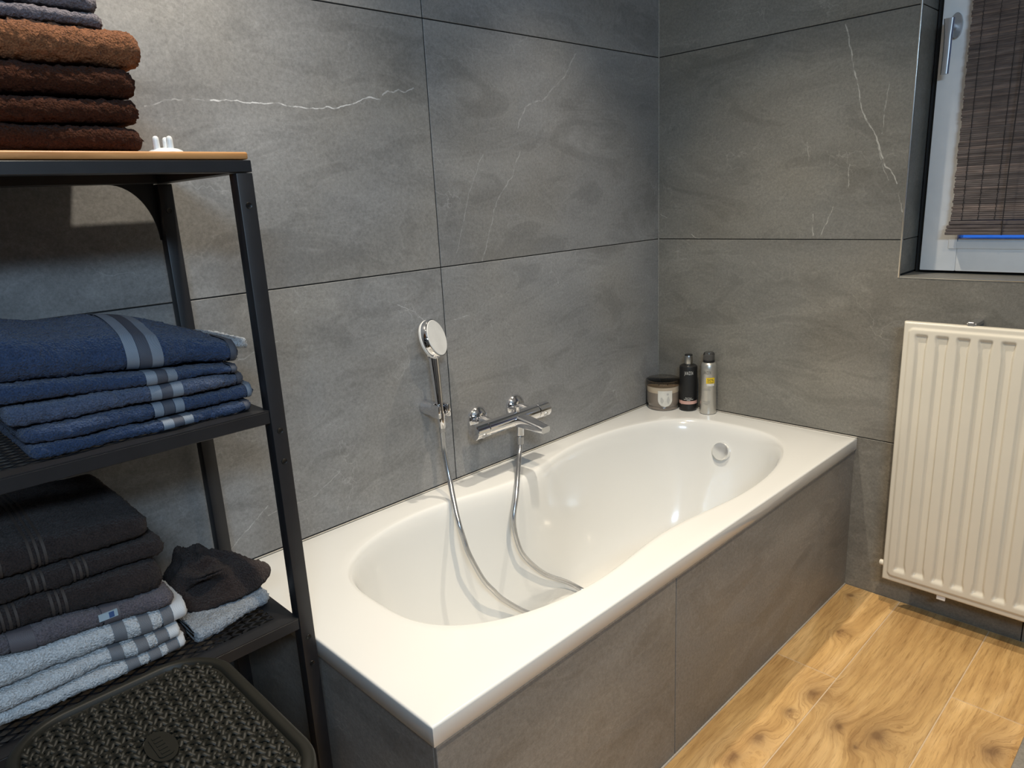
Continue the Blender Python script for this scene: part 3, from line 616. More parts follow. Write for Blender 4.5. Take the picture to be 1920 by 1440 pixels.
# ================================================================== towels
def smooth_noise(shape, sx, sy, seed):
    r = np.random.default_rng(seed); a = r.standard_normal((shape[0] // sx + 3, shape[1] // sy + 3))
    i = np.linspace(0, a.shape[0] - 1.001, shape[0]); j = np.linspace(0, a.shape[1] - 1.001, shape[1])
    i0 = i.astype(int); j0 = j.astype(int); fi = (i - i0)[:, None]; fj = (j - j0)[None, :]
    fi = fi * fi * (3 - 2 * fi); fj = fj * fj * (3 - 2 * fj)
    return (a[i0][:, j0] * (1 - fi) * (1 - fj) + a[i0 + 1][:, j0] * fi * (1 - fj) + a[i0][:, j0 + 1] * (1 - fi) * fj + a[i0 + 1][:, j0 + 1] * fi * fj)
def towel(name, label, group, mat, yl, yr, xf, xb, zl, zr, tl, tr_, ends=('fold', 'hem'), bands=(), seed=1, nap=0.0013, hump=None, skew=0.0, layers=2, wob=0.004, step=0.0034, hems=None):
    """folded towel: fold at the front (xf), open at the back (xb); zl/zr bottom heights at the left/right end, tl/tr thicknesses"""
    xf -= 0.018; xb -= 0.025; yl += 0.009; yr += 0.009; bands = [(b[0] + 0.009, b[1] + 0.009) + tuple(b[2:]) for b in bands]; dz = 0.0 if zl > 1.2 else (-0.0035 if zl > 0.9 else -0.012); zl += dz + 0.0016; zr += dz + 0.0016; tl -= 0.0028; tr_ -= 0.0028
    th = 0.5 * (tl + tr_); dep = xf - xb; step_x = step
    P = []; kind = []
    nt = max(8, int((dep - th / 2) / step_x))
    for i in range(nt): P.append((-dep + (dep - th / 2) * i / nt, 1.0)); kind.append(0)
    na = max(9, int(PI * th / 2 / step_x))
    for i in range(na + 1):
        a = PI * i / na; P.append((-th / 2 + th / 2 * math.sin(a), 0.5 + 0.5 * math.cos(a))); kind.append(0)
    nb = max(8, nt // 3)
    for i in range(1, nb + 1): P.append((-th / 2 - (dep - th / 2) * i / nb, 0.0)); kind.append(0)
    # layer slits seen at the hem end
    for L in range(1, layers):
        hh = L / layers; e = 0.035
        tip = -th * 0.42
        for i in range(7): P.append((-dep + (dep + tip) * i / 6, hh - e * (1 - i / 7.0))); kind.append(1)
        for i in range(6, -1, -1): P.append((-dep + (dep + tip) * i / 6, hh + e * (1 - i / 7.0))); kind.append(1)
    P = np.array(P); kind = np.array(kind); n = len(P)
    Q = np.vstack([P[-1:], P, P[:1]]) * np.array([1, th]); tg = Q[2:] - Q[:-2]; N = np.stack([-tg[:, 1], tg[:, 0]], 1); N /= np.linalg.norm(N, axis=1)[:, None] + 1e-9
    # outward orientation
    ctr = np.array([-th / 2, 0.5 * th]); N[:nt + na + nb + 1] *= np.sign(((P[:nt + na + nb + 1] * np.array([1, th]) - np.array([-dep / 2, th / 2])) * N[:nt + na + nb + 1]).sum(1))[:, None]
    Ly = yr - yl; m = int(Ly / step) + 1; Y = np.linspace(yl, yr, m); s = (Y - yl) / Ly
    low = smooth_noise((m, n), 14, 12, seed); lowY = smooth_noise((m, 1), 22, 1, seed + 5)[:, 0]; lowX = smooth_noise((m, 1), 26, 1, seed + 9)[:, 0]
    r = np.random.default_rng(seed + 3); jit = r.standard_normal((m, n)); jit = np.clip(0.65 * jit + 0.35 * smooth_noise((m, n), 2, 2, seed + 4), -1.5, 1.5); jit[:, P[:, 1] < 0.02] *= 0.3
    t = tl + (tr_ - tl) * s; zb = zl + (zr - zl) * s + 0.0006 * lowY
    X = np.repeat(P[None, :, 0], m, 0); H = np.repeat(P[None, :, 1], m, 0)
    bandmask = np.zeros(m)
    for b in bands: bandmask = np.maximum(bandmask, ((Y > b[0]) & (Y < b[1])).astype(float))
    sc = np.ones(m); inset = np.zeros(m)
    for side, e in ((0, ends[0]), (1, ends[1])):
        d = (Y - yl) if side == 0 else (yr - Y)
        if e == 'fold':
            rr = th * 0.5; q = np.clip(d / rr, 0, 1); sc = np.minimum(sc, np.clip(1 - (1 - q) ** 2.6, 0.004, 1) ** (1 / 2.6))
        rc = 0.022 if e == 'fold' else 0.008; q = np.clip(d / rc, 0, 1); inset = np.maximum(inset, rc * (1 - np.sqrt(np.clip(1 - (1 - q) ** 2, 0, 1))))
    Hs = 0.5 + (H - 0.5) * sc[:, None] - (1 - sc[:, None]) * 0.06
    front = np.clip(1 + X / (dep * 0.6), 0, 1)
    def place(off):
        xx = xf + X + N[None, :, 0] * off + (wob * lowX - inset + skew * (s - 0.5))[:, None] * np.where(kind == 1, 1, 1)[None, :]
        zz = zb[:, None] + Hs * t[:, None] + N[None, :, 1] * off
        if hump is not None: zz = zz + np.clip(H, 0, 1) * hump(s[:, None], (X + dep) / dep)
        return xx, zz
    base = 0.0011 * np.clip(low, -1.5, 1.0) * (kind == 0)[None, :]
    off = base + nap * jit * (1 - bandmask)[:, None] * (kind == 0)[None, :] - 0.0022 * bandmask[:, None] * (kind == 0)[None, :]
    xx, zz = place(off)
    yy = np.repeat(Y[:, None], n, 1) + nap * 0.7 * r.standard_normal((m, n)) * (kind == 0)[None, :]
    V = np.stack([xx, yy, zz], 2).reshape(-1, 3)
    ii = np.arange(m - 1)[:, None] * n; jj = np.arange(n)[None, :]; k2 = (jj + 1) % n
    F = np.stack([ii + jj, ii + k2, ii + n + k2, ii + n + jj], 2).reshape(-1, 4).tolist()
    F.append(list(range(n))[::-1]); F.append(list(range((m - 1) * n, m * n)))
    org = (xf - dep / 2, (yl + yr) / 2, min(zl, zr))
    o = thing(name, org, label, 'towel', group)
    mk('terry_cloth', V, F, mat, o, smooth=True)
    outer = np.arange(nt + na + nb + 1)
    xx, zz = place(base + 0.0006)
    for b in bands:
        idx = np.where((Y >= b[0] - step * 0.6) & (Y <= b[1] + step * 0.6))[0]
        if len(idx) < 2: idx = np.array([idx[0], idx[0] + 1])
        v = np.stack([xx[idx][:, outer], np.clip(np.repeat(Y[idx][:, None], len(outer), 1), b[0], b[1]), zz[idx][:, outer]], 2); mm, nn = v.shape[:2]
        f = [(a * nn + c, a * nn + c + 1, (a + 1) * nn + c + 1, (a + 1) * nn + c) for a in range(mm - 1) for c in range(nn - 1)]
        mk(b[3] if len(b) > 3 else 'border_band', v.reshape(-1, 3), f, b[2], o, smooth=True)
    return o
G1 = 'folded towels on the wooden shelf top'; G2 = 'blue towels on the middle shelf'; G3 = 'folded towels on the lower shelf'
TOPZ = 1.3575
YL = -2.25
top = [('terry', T_brown, 1.3590, .0335, -1.826, 'chocolate brown folded towel, bottom of the stack on the wooden top'),
       ('terry', T_brown, 1.3935, .0345, -1.823, 'chocolate brown folded towel, second from the bottom of the stack on the wooden top'),
       ('terry', T_brown, 1.4290, .0395, -1.822, 'brown folded towel, third from the bottom of the stack on the wooden top'),
       ('terry', T_brown_lit, 1.4695, .0480, -1.808, 'brown fluffy folded towel with lamplight in its colour, under the mauve-grey towels')]
for i, (_, m_, z, t, yr, lb) in enumerate(top): towel('folded_towel', lb, G1, m_, YL, yr, 0.392, 0.10, z, z + .0005, t + .001, t, ('fold', 'fold'), seed=20 + i, nap=0.0017, wob=0.003)
towel('folded_towel', 'mauve-grey folded towel lying on the lit-toned brown towel', G1, T_mauve, YL, -1.846, 0.380, 0.11, 1.5190, 1.5185, .0205, .020, ('fold', 'fold'), seed=31)
towel('folded_towel', 'mauve-grey folded towel, upper of the two above the brown towels', G1, T_mauve, YL, -1.849, 0.376, 0.11, 1.5405, 1.5400, .0215, .021, ('fold', 'fold'), seed=32)
towel('folded_towel', 'tan towel at the very top of the shelf stack, cut by the frame', G1, T_tan, YL, -1.836, 0.370, 0.11, 1.5635, 1.5630, .026, .025, ('fold', 'fold'), seed=33)
# blue stack
def bb(c, w=0.046): return [(c - w * .5, c - w * .17, B_pale, 'border_stripe'), (c - w * .17, c + w * .17, B_slate, 'border_band'), (c + w * .17, c + w * .5, B_pale, 'border_stripe')]
def hump1(s, x): return 0.030 * np.exp(-((s - 0.60) / 0.26) ** 2) * np.sin(np.clip(x, 0, 1) * PI) ** 0.8 + 0.022 * np.exp(-((s - 0.05) / 0.3) ** 2) * np.sin(np.clip(x, 0, 1) * PI)
bl = [(T_blue, -2.045, -1.733, .392, .959, .957, .022, .0165, -1.850, 'dark blue folded towel with pale striped border, bottom of the blue stack'),
      (T_blue, -2.050, -1.722, .390, .982, .975, .025, .0240, -1.857, 'blue folded towel with pale striped border, second from the bottom of the blue stack'),
      (T_blue2, -2.062, -1.735, .390, 1.008, 1.000, .032, .0215, -1.857, 'faded blue folded towel with pale striped border, middle of the blue stack'),
      (T_blue, -2.075, -1.745, .386, 1.041, 1.022, .030, .0160, -1.860, 'blue folded towel with pale striped border, second from the top of the blue stack')]
for i, (m_, yl, yr, xf, zl, zr, tl, tr_, bc, lb) in enumerate(bl):
    ex = [(yr - .012, yr - .0005, B_pale if i == 1 else B_slate, 'hem')]
    towel('blue_towel', lb, G2, m_, yl, yr, xf, 0.13, zl, zr, tl, tr_, ('fold', 'hem'), bands=bb(bc) + ex, seed=40 + i, layers=2)
top_blue = towel('blue_towel', 'puffy blue folded towel with wide striped border, top of the blue stack', G2, T_blue, -2.085, -1.738, 0.384, 0.125, 1.0720, 1.0385, .058, .036, ('fold', 'hem'), bands=bb(-1.876, .052) + [(-1.752, -1.7385, B_slate, 'hem')], seed=47, hump=hump1, layers=2, wob=0.005)
# pale folded end of the top blue towel sticking out to the right
tmp = towel('blue_towel', 'x', None, T_wash, -1.80, -1.692, 0.335, 0.16, 1.060, 1.046, .022, .018, ('fold', 'fold'), seed=48)
pe = tmp.children[0]; pe.name = 'pale_towel_end'; pe.parent = top_blue; pe.location = ORIG[tmp] - ORIG[top_blue]; pe['label'] = 'pale blue-white towel end sticking out on the right'; bpy.data.objects.remove(tmp)
# lower shelf stack
def ln(c, k=3, m=B_tan): return [(c + (j - k / 2) * .0085, c + (j - k / 2) * .0085 + .004, m, 'woven_line') for j in range(k)]
LS = 0.5835
towel('folded_towel', 'dark brown folded towel at the very bottom of the lower shelf stack', G3, T_brown2, -2.20, -1.872, 0.340, 0.12, LS, LS, .018, .018, ('fold', 'fold'), seed=59)
def st(cs, w=.017): return [(c - w / 2, c + w / 2, B_grey, 'border_stripe') for c in cs]
towel('folded_towel', 'light grey towel with grey stripes, lowest of three on the lower shelf', G3, T_lgrey, -2.20, -1.893, 0.388, 0.12, LS + .0195, LS + .0185, .024, .020, ('fold', 'hem'), bands=st((-1.975, -1.943, -1.915)) + [(-1.905, -1.8935, B_white, 'hem')], seed=60)
towel('folded_towel', 'light grey towel with grey stripes, second of three on the lower shelf', G3, T_lgrey, -2.20, -1.898, 0.386, 0.12, LS + .0445, LS + .0390, .030, .022, ('fold', 'hem'), bands=st((-1.992, -1.957, -1.927)) + [(-1.917, -1.8985, B_white, 'hem')], seed=61)
towel('folded_towel', 'light grey towel with three grey stripes and white hem, under the mauve-grey towel', G3, T_lgrey, -2.20, -1.880, 0.382, 0.12, LS + .0755, LS + .0615, .044, .030, ('fold', 'hem'), bands=st((-1.982, -1.946, -1.913)) + [(-1.904, -1.8805, B_white, 'hem')], seed=62)
mv = towel('folded_towel', 'mauve-grey folded towel with a white woven tag on the lower shelf', G3, T_mauve, -2.20, -1.893, 0.378, 0.12, LS + .121, LS + .0925, .034, .030, ('fold', 'fold'), bands=[(-2.000, -1.975, B_mauve), (-2.115, -2.085, B_mauve)], seed=63)
box('care_tag', (0.3595, -1.996, 0.6875), (0.3620, -1.970, 0.6985), B_tag, mv); box('care_tag_stripe', (0.3618, -1.982, 0.6885), (0.3624, -1.975, 0.6975), B_tagblue, mv)
towel('folded_towel', 'dark brown folded towel with woven lines, lying on the mauve-grey towel', G3, T_brown2, -2.22, -1.902, 0.374, 0.11, LS + .156, LS + .1235, .032, .050, ('fold', 'fold'), bands=ln(-2.045) + ln(-2.105), seed=64)
towel('folded_towel', 'dark brown folded towel with woven lines, second from top on the lower shelf', G3, T_brown2, -2.22, -1.890, 0.368, 0.10, LS + .189, LS + .1745, .040, .032, ('fold', 'fold'), bands=ln(-2.010) + ln(-2.065), seed=65)
towel('folded_towel', 'dark brown folded towel with woven lines, top of the lower shelf stack', G3, T_brown2, -2.22, -1.905, 0.362, 0.09, LS + .230, LS + .2075, .046, .044, ('fold', 'fold'), bands=ln(-2.055) + ln(-2.11), seed=66, hump=lambda s, x: 0.016 * np.sin(np.clip(x, 0, 1) * PI) * np.sin(np.clip(s * 1.15, 0, 1) * PI))
# wash cloths beside the stack
towel('wash_cloth', 'pale grey folded wash cloth peeking out below the crumpled brown cloth', 'small cloths on the lower shelf', T_wash, -1.872, -1.722, 0.352, 0.20, LS, LS, .028, .022, ('hem', 'fold'), seed=70, layers=3, skew=-0.03)
def crumple():
    nu, nv = 120, 64; cx, cy, cz = 0.215, -1.797, LS + .019
    u = np.linspace(0, 2 * PI, nu, endpoint=False)[:, None]; v = np.linspace(0, 1, nv)[None, :]
    nz = smooth_noise((nu, nv), 24, 20, 81); nz2 = smooth_noise((nu, nv), 10, 10, 82); nz[-30:] = nz[-30:] * np.linspace(1, 0, 30)[:, None] + nz[0] * np.linspace(0, 1, 30)[:, None]; nz2[-16:] = nz2[-16:] * np.linspace(1, 0, 16)[:, None] + nz2[0] * np.linspace(0, 1, 16)[:, None]; nz = nz * v ** 0.5; nz2 = nz2 * v ** 0.5
    # radius grows from the top outward; the cloth tapers into a tip towards +Y
    tip = np.exp(-((np.angle(np.exp(1j * (u - 1.15)))) / 0.38) ** 2)
    R = (0.075 + 0.010 * np.cos(2 * u)) * v ** 0.75 * (1 + 0.10 * nz) + tip * 0.042 * v ** 2.2
    ridge = 0.5 + 0.5 * np.sin(5 * u + 1.4 * nz + 0.5)
    H = 0.066 * (1 - v ** 2.0) * (1 - 0.30 * tip) + 0.012 * v * ridge * (1.15 - v) * 2 + 0.007 * nz * (1 - v ** 4) + 0.003 * nz2 + tip * 0.016 * v
    x = cx + R * np.cos(u) * 1.15; y = cy + R * np.sin(u) * 1.0; z = cz + H
    # sleeve-like opening facing the room
    d = ((u - 6.05 + PI) % (2 * PI) - PI); hole = np.exp(-(d / 0.42) ** 2) * np.exp(-((v - 0.80) / 0.15) ** 2)
    x = x - 0.055 * hole; ring = np.exp(-(d / 0.55) ** 2) * np.exp(-((v - 0.58) / 0.10) ** 2); x = x + 0.022 * ring; z = z + 0.012 * ring
    jit = np.random.default_rng(5).standard_normal((nu, nv)) * 0.0011; z = z + jit
    V = np.stack([x + 0 * z, y + 0 * z, z], 2).reshape(-1, 3)
    V2 = V.copy(); V2[:, 2] = np.maximum(V[:, 2] - 0.006, cz - 0.004)
    F = []
    for i in range(nu):
        for j in range(nv - 1):
            a, b = i * nv + j, ((i + 1) % nu) * nv + j; F.append((a, b, b + 1, a + 1)); o2 = nu * nv; F.append((o2 + a, o2 + a + 1, o2 + b + 1, o2 + b))
        a, b = i * nv + nv - 1, ((i + 1) % nu) * nv + nv - 1; F.append((a, b, nu * nv + b, nu * nv + a))
    return np.vstack([V, V2]), F
V, F = crumple(); cr = thing('crumpled_cloth', (0.22, -1.80, LS + .019), 'crumpled dark brown cloth beside the towel stack on the lower shelf', 'cloth', 'small cloths on the lower shelf')
mk('terry_cloth', V, F, T_brown2, cr, smooth=True)

# three-peg hook lying on the wooden top
hk = thing('peg_hook', (0.377, -1.794, TOPZ), 'small white three-peg hook lying beside the brown towels', 'hook')
lathe('base', [(0, .0065), (.008, .0062), (.016, .0048), (.0215, .002), (.0225, .0), (0, 0)], M_whitepl, hk, 40, Matrix.Translation((0.377, -1.794, TOPZ)) @ Matrix.Diagonal((1, 1.05, 1, 1)))
for px, py in ((0.382, -1.8075), (0.387, -1.7905), (0.366, -1.7885)):
    lathe('peg', [(0, -.004), (.0046, -.004), (.0044, .010), (.0040, .0135), (.0025, .0155), (0, .0162)], M_whitepl, hk, 20, axisM((px, py, TOPZ + .006), (0, 0, 1)))

# ================================================================== laundry hamper
HX0, HX1, HY0, HY1, HZ = 0.434, 0.812, -2.153, -1.872, 0.620
def bulged(ins, nn=14, r=0.075):
    pts = rrect(HX0 + ins, HX1 - ins, HY0 + ins, HY1 - ins, max(0.01, r - ins * .8), nn); out = []
    for x, y in pts:   # slightly bowed sides
        u = (y - (HY0 + HY1) / 2) / ((HY1 - HY0) / 2); w = (x - (HX0 + HX1) / 2) / ((HX1 - HX0) / 2)
        out.append((x + math.copysign(0.008 * (1 - u * u), w) * abs(w) ** 3, y + math.copysign(0.006 * (1 - w * w), u) * abs(u) ** 3))
    return out
ham = thing('laundry_hamper', ((HX0 + HX1) / 2, (HY0 + HY1) / 2, 0), 'black plastic laundry hamper with woven-look lid in front of the shelf', 'hamper')
def loft(name, loops, mat, parent, caps=(True, True)):
    n = len(loops[0]); V = [p for L in loops for p in L]; F = []
    for k in range(len(loops) - 1):
        for i in range(n): F.append((k * n + i, k * n + (i + 1) % n, (k + 1) * n + (i + 1) % n, (k + 1) * n + i))
    if caps[0]: F.append(list(range(n)))
    if caps[1]: F.append(list(range((len(loops) - 1) * n, len(loops) * n)))
    o = mk(name, V, F, mat, parent, smooth=True); o.data.set_sharp_from_angle(angle=math.radians(45)); return o
def lz(ins, z): return [(x, y, z) for x, y in bulged(ins)]
loft('body', [lz(0.045, 0.0), lz(0.042, 0.004), lz(0.012, HZ - .055), lz(0.010, HZ - .028)], M_blackpl, ham)
lid = loft('lid_rim', [lz(0.004, HZ - .030), lz(0.0, HZ - .026), lz(0.0, HZ - .008), lz(0.002, HZ - .002), lz(0.006, HZ + .0005), lz(0.013, HZ + .0005), lz(0.015, HZ - .001), lz(0.017, HZ - .006), lz(0.019, HZ - .0065)], M_blackpl, ham, (False, True))
# woven-look top: two crossing sets of raised strands
def weave_top():
    V = []; F = []; cx, cy = (HX0 + HX1) / 2, (HY0 + HY1) / 2
    ax_, ay_ = (HX1 - HX0) / 2 - 0.0185, (HY1 - HY0) / 2 - 0.0185
    def inside(x, y):
        u, w = abs(x - cx) / ax_, abs(y - cy) / ay_
        if u > 1 or w > 1: return False
        dx, dy = max(0, abs(x - cx) - (ax_ - .045)), max(0, abs(y - cy) - (ay_ - .045))
        if dx > 0 and dy > 0 and math.hypot(dx, dy) > .045: return False
        return not (((x - 0.606) / 0.034) ** 2 + ((y + 2.004) / 0.019) ** 2 < 1)
    pitch = 0.0098
    for fam, ang in ((0, math.radians(38)), (1, math.radians(-38))):
        d = np.array([math.cos(ang), math.sin(ang)]); nn = np.array([-d[1], d[0]])
        for k in range(-30, 31):
            s = np.arange(-0.30, 0.30, pitch / 6); prev = None
            for q, sv in enumerate(s):
                p = np.array([cx, cy]) + nn * (k * pitch) + d * sv
                if not inside(*p): prev = None; continue
                ph = sv / pitch + (k + fam) * 1.0
                zc = HZ - 0.0030 + 0.0016 * math.sin(PI * ph); hw = pitch * 0.33
                row = []
                for a, dz in ((-1.0, -0.0018), (-0.62, 0.0), (0.62, 0.0), (1.0, -0.0018)):
                    pp = p + nn * a * hw; V.append((pp[0], pp[1], zc + dz)); row.append(len(V) - 1)
                if prev:
                    for a in range(3): F.append((prev[a], prev[a + 1], row[a + 1], row[a]))
                prev = row
    return V, F
V, F = weave_top(); wv = mk('woven_panel', V, F, M_blackpl, lid, smooth=True); wv['kind'] = 'stuff'
em = [(0.606 + 0.033 * math.cos(a), -2.004 + 0.018 * math.sin(a)) for a in np.linspace(0, 2 * PI, 40, endpoint=False)]
emb = prism('emblem_plate', em, 'z', HZ - .0065, HZ - .0022, M_blackpl, lid); prism('emblem_rim', rrect(0.5815, 0.6305, -2.013, -1.995, .005, 4), 'z', HZ - .0022, HZ - .0008, M_blackpl, lid)
for i in range(5): box('emblem_relief', (0.586 + i * .0085, -2.009, HZ - .0008), (0.5905 + i * .0085, -1.999, HZ + .0002), M_blackpl, lid)

# ================================================================== radiator
RX0, RX1, RZ0, RZ1, RY = 0.856, 1.656, 0.108, 0.890, -0.090
rad = thing('radiator', ((RX0 + RX1) / 2, -0.06, 0), 'cream ribbed panel radiator on the tiled wall below the window', 'radiator')
def rad_panel():
    xs = np.arange(RX0, RX1 + 1e-6, 0.0025); zs = np.unique(np.concatenate([np.arange(RZ0, RZ0 + .07, .003), np.arange(RZ0 + .07, RZ1 - .075, .03), np.arange(RZ1 - .075, RZ1 + 1e-6, .003)])); zs[-1] = RZ1
    X, Z = np.meshgrid(xs, zs)
    def ss(a, b, x): t = np.clip((x - a) / (b - a), 0, 1); return t * t * (3 - 2 * t)
    # pressed field inside a flat border, rounded corners
    bx0, bx1, bz0, bz1 = RX0 + .012, RX1 - .012, RZ0 + .016, RZ1 - .014; r = .015
    qx = np.maximum(np.maximum(bx0 + r - X, X - (bx1 - r)), 0); qz = np.maximum(np.maximum(bz0 + r - Z, Z - (bz1 - r)), 0)
    dist = r - np.hypot(qx, qz); dist = np.where((qx == 0) & (qz == 0), r, dist)
    depth = -0.0045 * ss(0.0, 0.006, dist)         # pressed field stands proud
    ph = ((X - 0.903) / 0.0497 + 0.5) % 1.0 - 0.5; ax_ = np.abs(ph) * 0.0497
    ztop, zbot = RZ1 - .030, RZ0 + .034
    em = ss(zbot, zbot + .016, Z) * (1 - ss(ztop - .010, ztop, Z))
    flare = 0.0035 * (1 - ss(0.0, 0.05, ztop - Z)) + 0.004 * (1 - ss(0.0, 0.04, Z - zbot))
    g = 1 - ss(0.0085 + flare, 0.0135 + flare, ax_)
    inx = ((X > RX0 + .03) & (X < RX1 - .03)).astype(float)
    depth = depth + 0.0085 * g * em * inx
    # rolled outer edge
    ed = np.minimum(np.minimum(X - RX0, RX1 - X), np.minimum(Z - RZ0, RZ1 - Z)); depth = depth + 0.004 * (1 - np.sqrt(np.clip(1 - (1 - np.clip(ed / .004, 0, 1)) ** 2, 0, 1)))
    nz, nx = X.shape; V = np.stack([X, RY + depth, Z], 2).reshape(-1, 3); F = [(j * nx + i, j * nx + i + 1, (j + 1) * nx + i + 1, (j + 1) * nx + i) for j in range(nz - 1) for i in range(nx - 1)]
    # back skin
    b = len(V); V = np.vstack([V, [(RX0, RY + .018, RZ0), (RX1, RY + .018, RZ0), (RX1, RY + .018, RZ1), (RX0, RY + .018, RZ1)]]).tolist()
    F.append((b, b + 3, b + 2, b + 1))
    F.append([i for i in range(nx)] + [b + 1, b]); F.append([(nz - 1) * nx + i for i in range(nx)][::-1] + [b + 3, b + 2]); F.append([j * nx for j in range(nz)][::-1] + [b, b + 3]); F.append([j * nx + nx - 1 for j in range(nz)] + [b + 2, b + 1])
    return V, F
V, F = rad_panel(); mk('front_panel', V, F, M_rad, rad, smooth=True).data.set_sharp_from_angle(angle=math.radians(60))
bm = bmesh.new()
for i in range(16):
    x = RX0 + .03 + i * .0497; add_box(bm, (x, RY + .019, RZ0 + .03), (x + .03, -0.038, RZ1 - .03))
from_bm('convector_fins', bm, M_rad, rad)
for x in (1.015, 1.50):
    bm = bmesh.new(); add_box(bm, (x - .013, RY + .010, RZ1 - .004), (x + .009, -0.002, RZ1 + .006), 0.001, 1); add_box(bm, (x - .010, RY + .004, RZ1 - .002), (x + .005, RY + .012, RZ1 + .010), 0.0015, 1); from_bm('wall_bracket', bm, M_satin, rad)
    bm = bmesh.new(); add_box(bm, (x - .012, RY + .006, RZ0 - .014), (x + .010, RY + .012, RZ0 + .004), 0.0008, 1); add_box(bm, (x - .010, RY + .012, RZ0 - .012), (x + .006, -0.001, RZ0 - .004)); from_bm('lower_bracket', bm, M_whitepl, rad)
cyl('vent_plug', (RX0 - .012, RY + .012, RZ0 + .047), (RX0 + .002, RY + .012, RZ0 + .047), 0.0085, M_rad, rad, 24)

# ================================================================== window with blind
win = thing('window_1', ((WX0 + WX1) / 2, 0.12, WZ0), 'white framed window in the tiled recess', 'window'); win['kind'] = 'structure'
def ring(bm, x0, x1, z0, z1, w, y0, y1, bev=0.002):
    for lo, hi in (((x0, y0, z0), (x0 + w, y1, z1)), ((x1 - w, y0, z0), (x1, y1, z1)), ((x0 + w, y0, z0), (x1 - w, y1, z0 + w)), ((x0 + w, y0, z1 - w), (x1 - w, y1, z1))): add_box(bm, lo, hi, bev, 2)
bm = bmesh.new(); ring(bm, WX0 + .002, WX1 - .002, WZ0 + .001, WZ1 - .001, 0.05, 0.135, 0.20); from_bm('outer_frame', bm, M_frame, win, True, angle=40)
bm = bmesh.new(); ring(bm, WX0 + .021, WX1 - .021, WZ0 + .0075, WZ1 - .012, 0.090, 0.098, 0.155, 0.003); sash = from_bm('sash', bm, M_frame, win, True, angle=40)
bm = bmesh.new(); ring(bm, WX0 + .005, WX1 - .005, WZ0 + .002, WZ1 - .003, 0.018, 0.118, 0.136, 0.001); from_bm('seal', bm, M_gasket, win)
bm = bmesh.new(); ring(bm, WX0 + .0905, WX1 - .0905, WZ0 + .070, WZ1 - .075, 0.020, 0.094, 0.0985, 0.001); from_bm('glazing_bead', bm, M_frame, sash, True, angle=40)
box('pane', (WX0 + .10, 0.122, WZ0 + .08), (WX1 - .10, 0.126, WZ1 - .09), M_pane, sash)
# handle
hx, hz = 0.8575, 1.652
hdl = thing('window_handle', (hx, 0.098, hz), 'grey metal window handle on the left of the white frame', 'handle')
rz = [(hx + .006 + 0.0145 * math.cos(a), hz - .002 + 0.032 * (1 if math.sin(a) > 0 else 1) * math.sin(a)) for a in np.linspace(0, 2 * PI, 36, endpoint=False)]
prism('rosette', rz, 'y', 0.088, 0.0975, M_satin, hdl, bev=0.0015)
cyl('spindle', (hx, 0.089, hz - .004), (hx, 0.052, hz - .004), 0.0095, M_satin, hdl, 28)
bm = bmesh.new(); lv = []
for t in np.linspace(0, 1, 10):
    z = hz + .012 - 0.135 * t; w = 0.0125 - 0.003 * min(1, t * 3) ; y = 0.050 + 0.004 * math.sin(t * PI); lv.append([bm.verts.new((hx + a, y + b, z)) for a, b in rrect(-w, w, -.0065, .0065, .005, 3)])
for A, B in zip(lv, lv[1:]):
    for i in range(len(A)): bm.faces.new((A[i], A[(i + 1) % len(A)], B[(i + 1) % len(A)], B[i]))
bm.faces.new(lv[0]); bm.faces.new(lv[-1][::-1]); from_bm('lever', bm, M_satin, hdl, True, angle=50)

BX0, BX1, BYc = 0.9045, 1.47, 0.066
bld = thing('bamboo_blind', ((BX0 + BX1) / 2, BYc, 1.11), 'dark brown woven bamboo roll-up blind hanging over the window', 'blind')
V = []; F = []; z = 1.150
r2 = random.Random(3)
while z < 2.12:
    hgt = r2.choice((0.0042, 0.0046, 0.0052, 0.0058)); y0 = BYc + r2.uniform(-.0008, .0008); a = r2.uniform(-.002, .002); i = len(V); tl = r2.uniform(-.0012, .0012)
    for x, e, zz in ((BX0 + a, 0, 0), (BX1 + a, 0, tl)):
        for dy, dz in ((-.0010, -.0002), (-.0022, hgt * .5), (-.0010, hgt + .0002), (.0014, hgt + .0009), (.0014, -.0009)): V.append((x, y0 + dy, z + dz + zz))
    for q in range(5): F.append((i + q, i + (q + 1) % 5, i + 5 + (q + 1) % 5, i + 5 + q))
    F.append((i, i + 1, i + 2, i + 3, i + 4)); F.append((i + 9, i + 8, i + 7, i + 6, i + 5)); z += hgt
rs = mk('woven_reeds', V, F, M_reed, bld); rs['kind'] = 'stuff'
for zz, x0, hh, dp in ((1.1125, BX0 - .008, .0085, .020), (1.1215, BX0 - .007, .0075, .019), (1.1300, BX0 - .006, .0080, .018), (1.1390, BX0 - .002, .0100, .014)):
    box('bottom_slat', (x0, BYc - dp, zz), (BX1 + .006, BYc + .010, zz + hh), M_reed, bld, bev=0.0015, seg=1)
for x in (0.930, 0.968, 1.006, 1.12, 1.25, 1.38):
    V = []; F = []; bm = bmesh.new(); zz = np.arange(1.15, 2.12, 0.006); tube_bm(bm, [(x + 0.0011 * math.sin(q * 520), BYc - .0026 + .0008 * math.sin(q * 900), q) for q in zz], 0.0009, 5); from_bm('stitch_cord', bm, M_cord, bld)
bm = bmesh.new(); tube_bm(bm, [(1.030 + .0015 * math.sin(q * 9), BYc - .022, q) for q in np.arange(1.112, 2.12, .03)], 0.0014, 6); from_bm('lift_cord', bm, M_cord, bld)
box('head_rail', (BX0 - .004, BYc - .014, 2.12), (BX1 + .004, BYc + .014, 2.155), M_reed, bld, bev=.002)

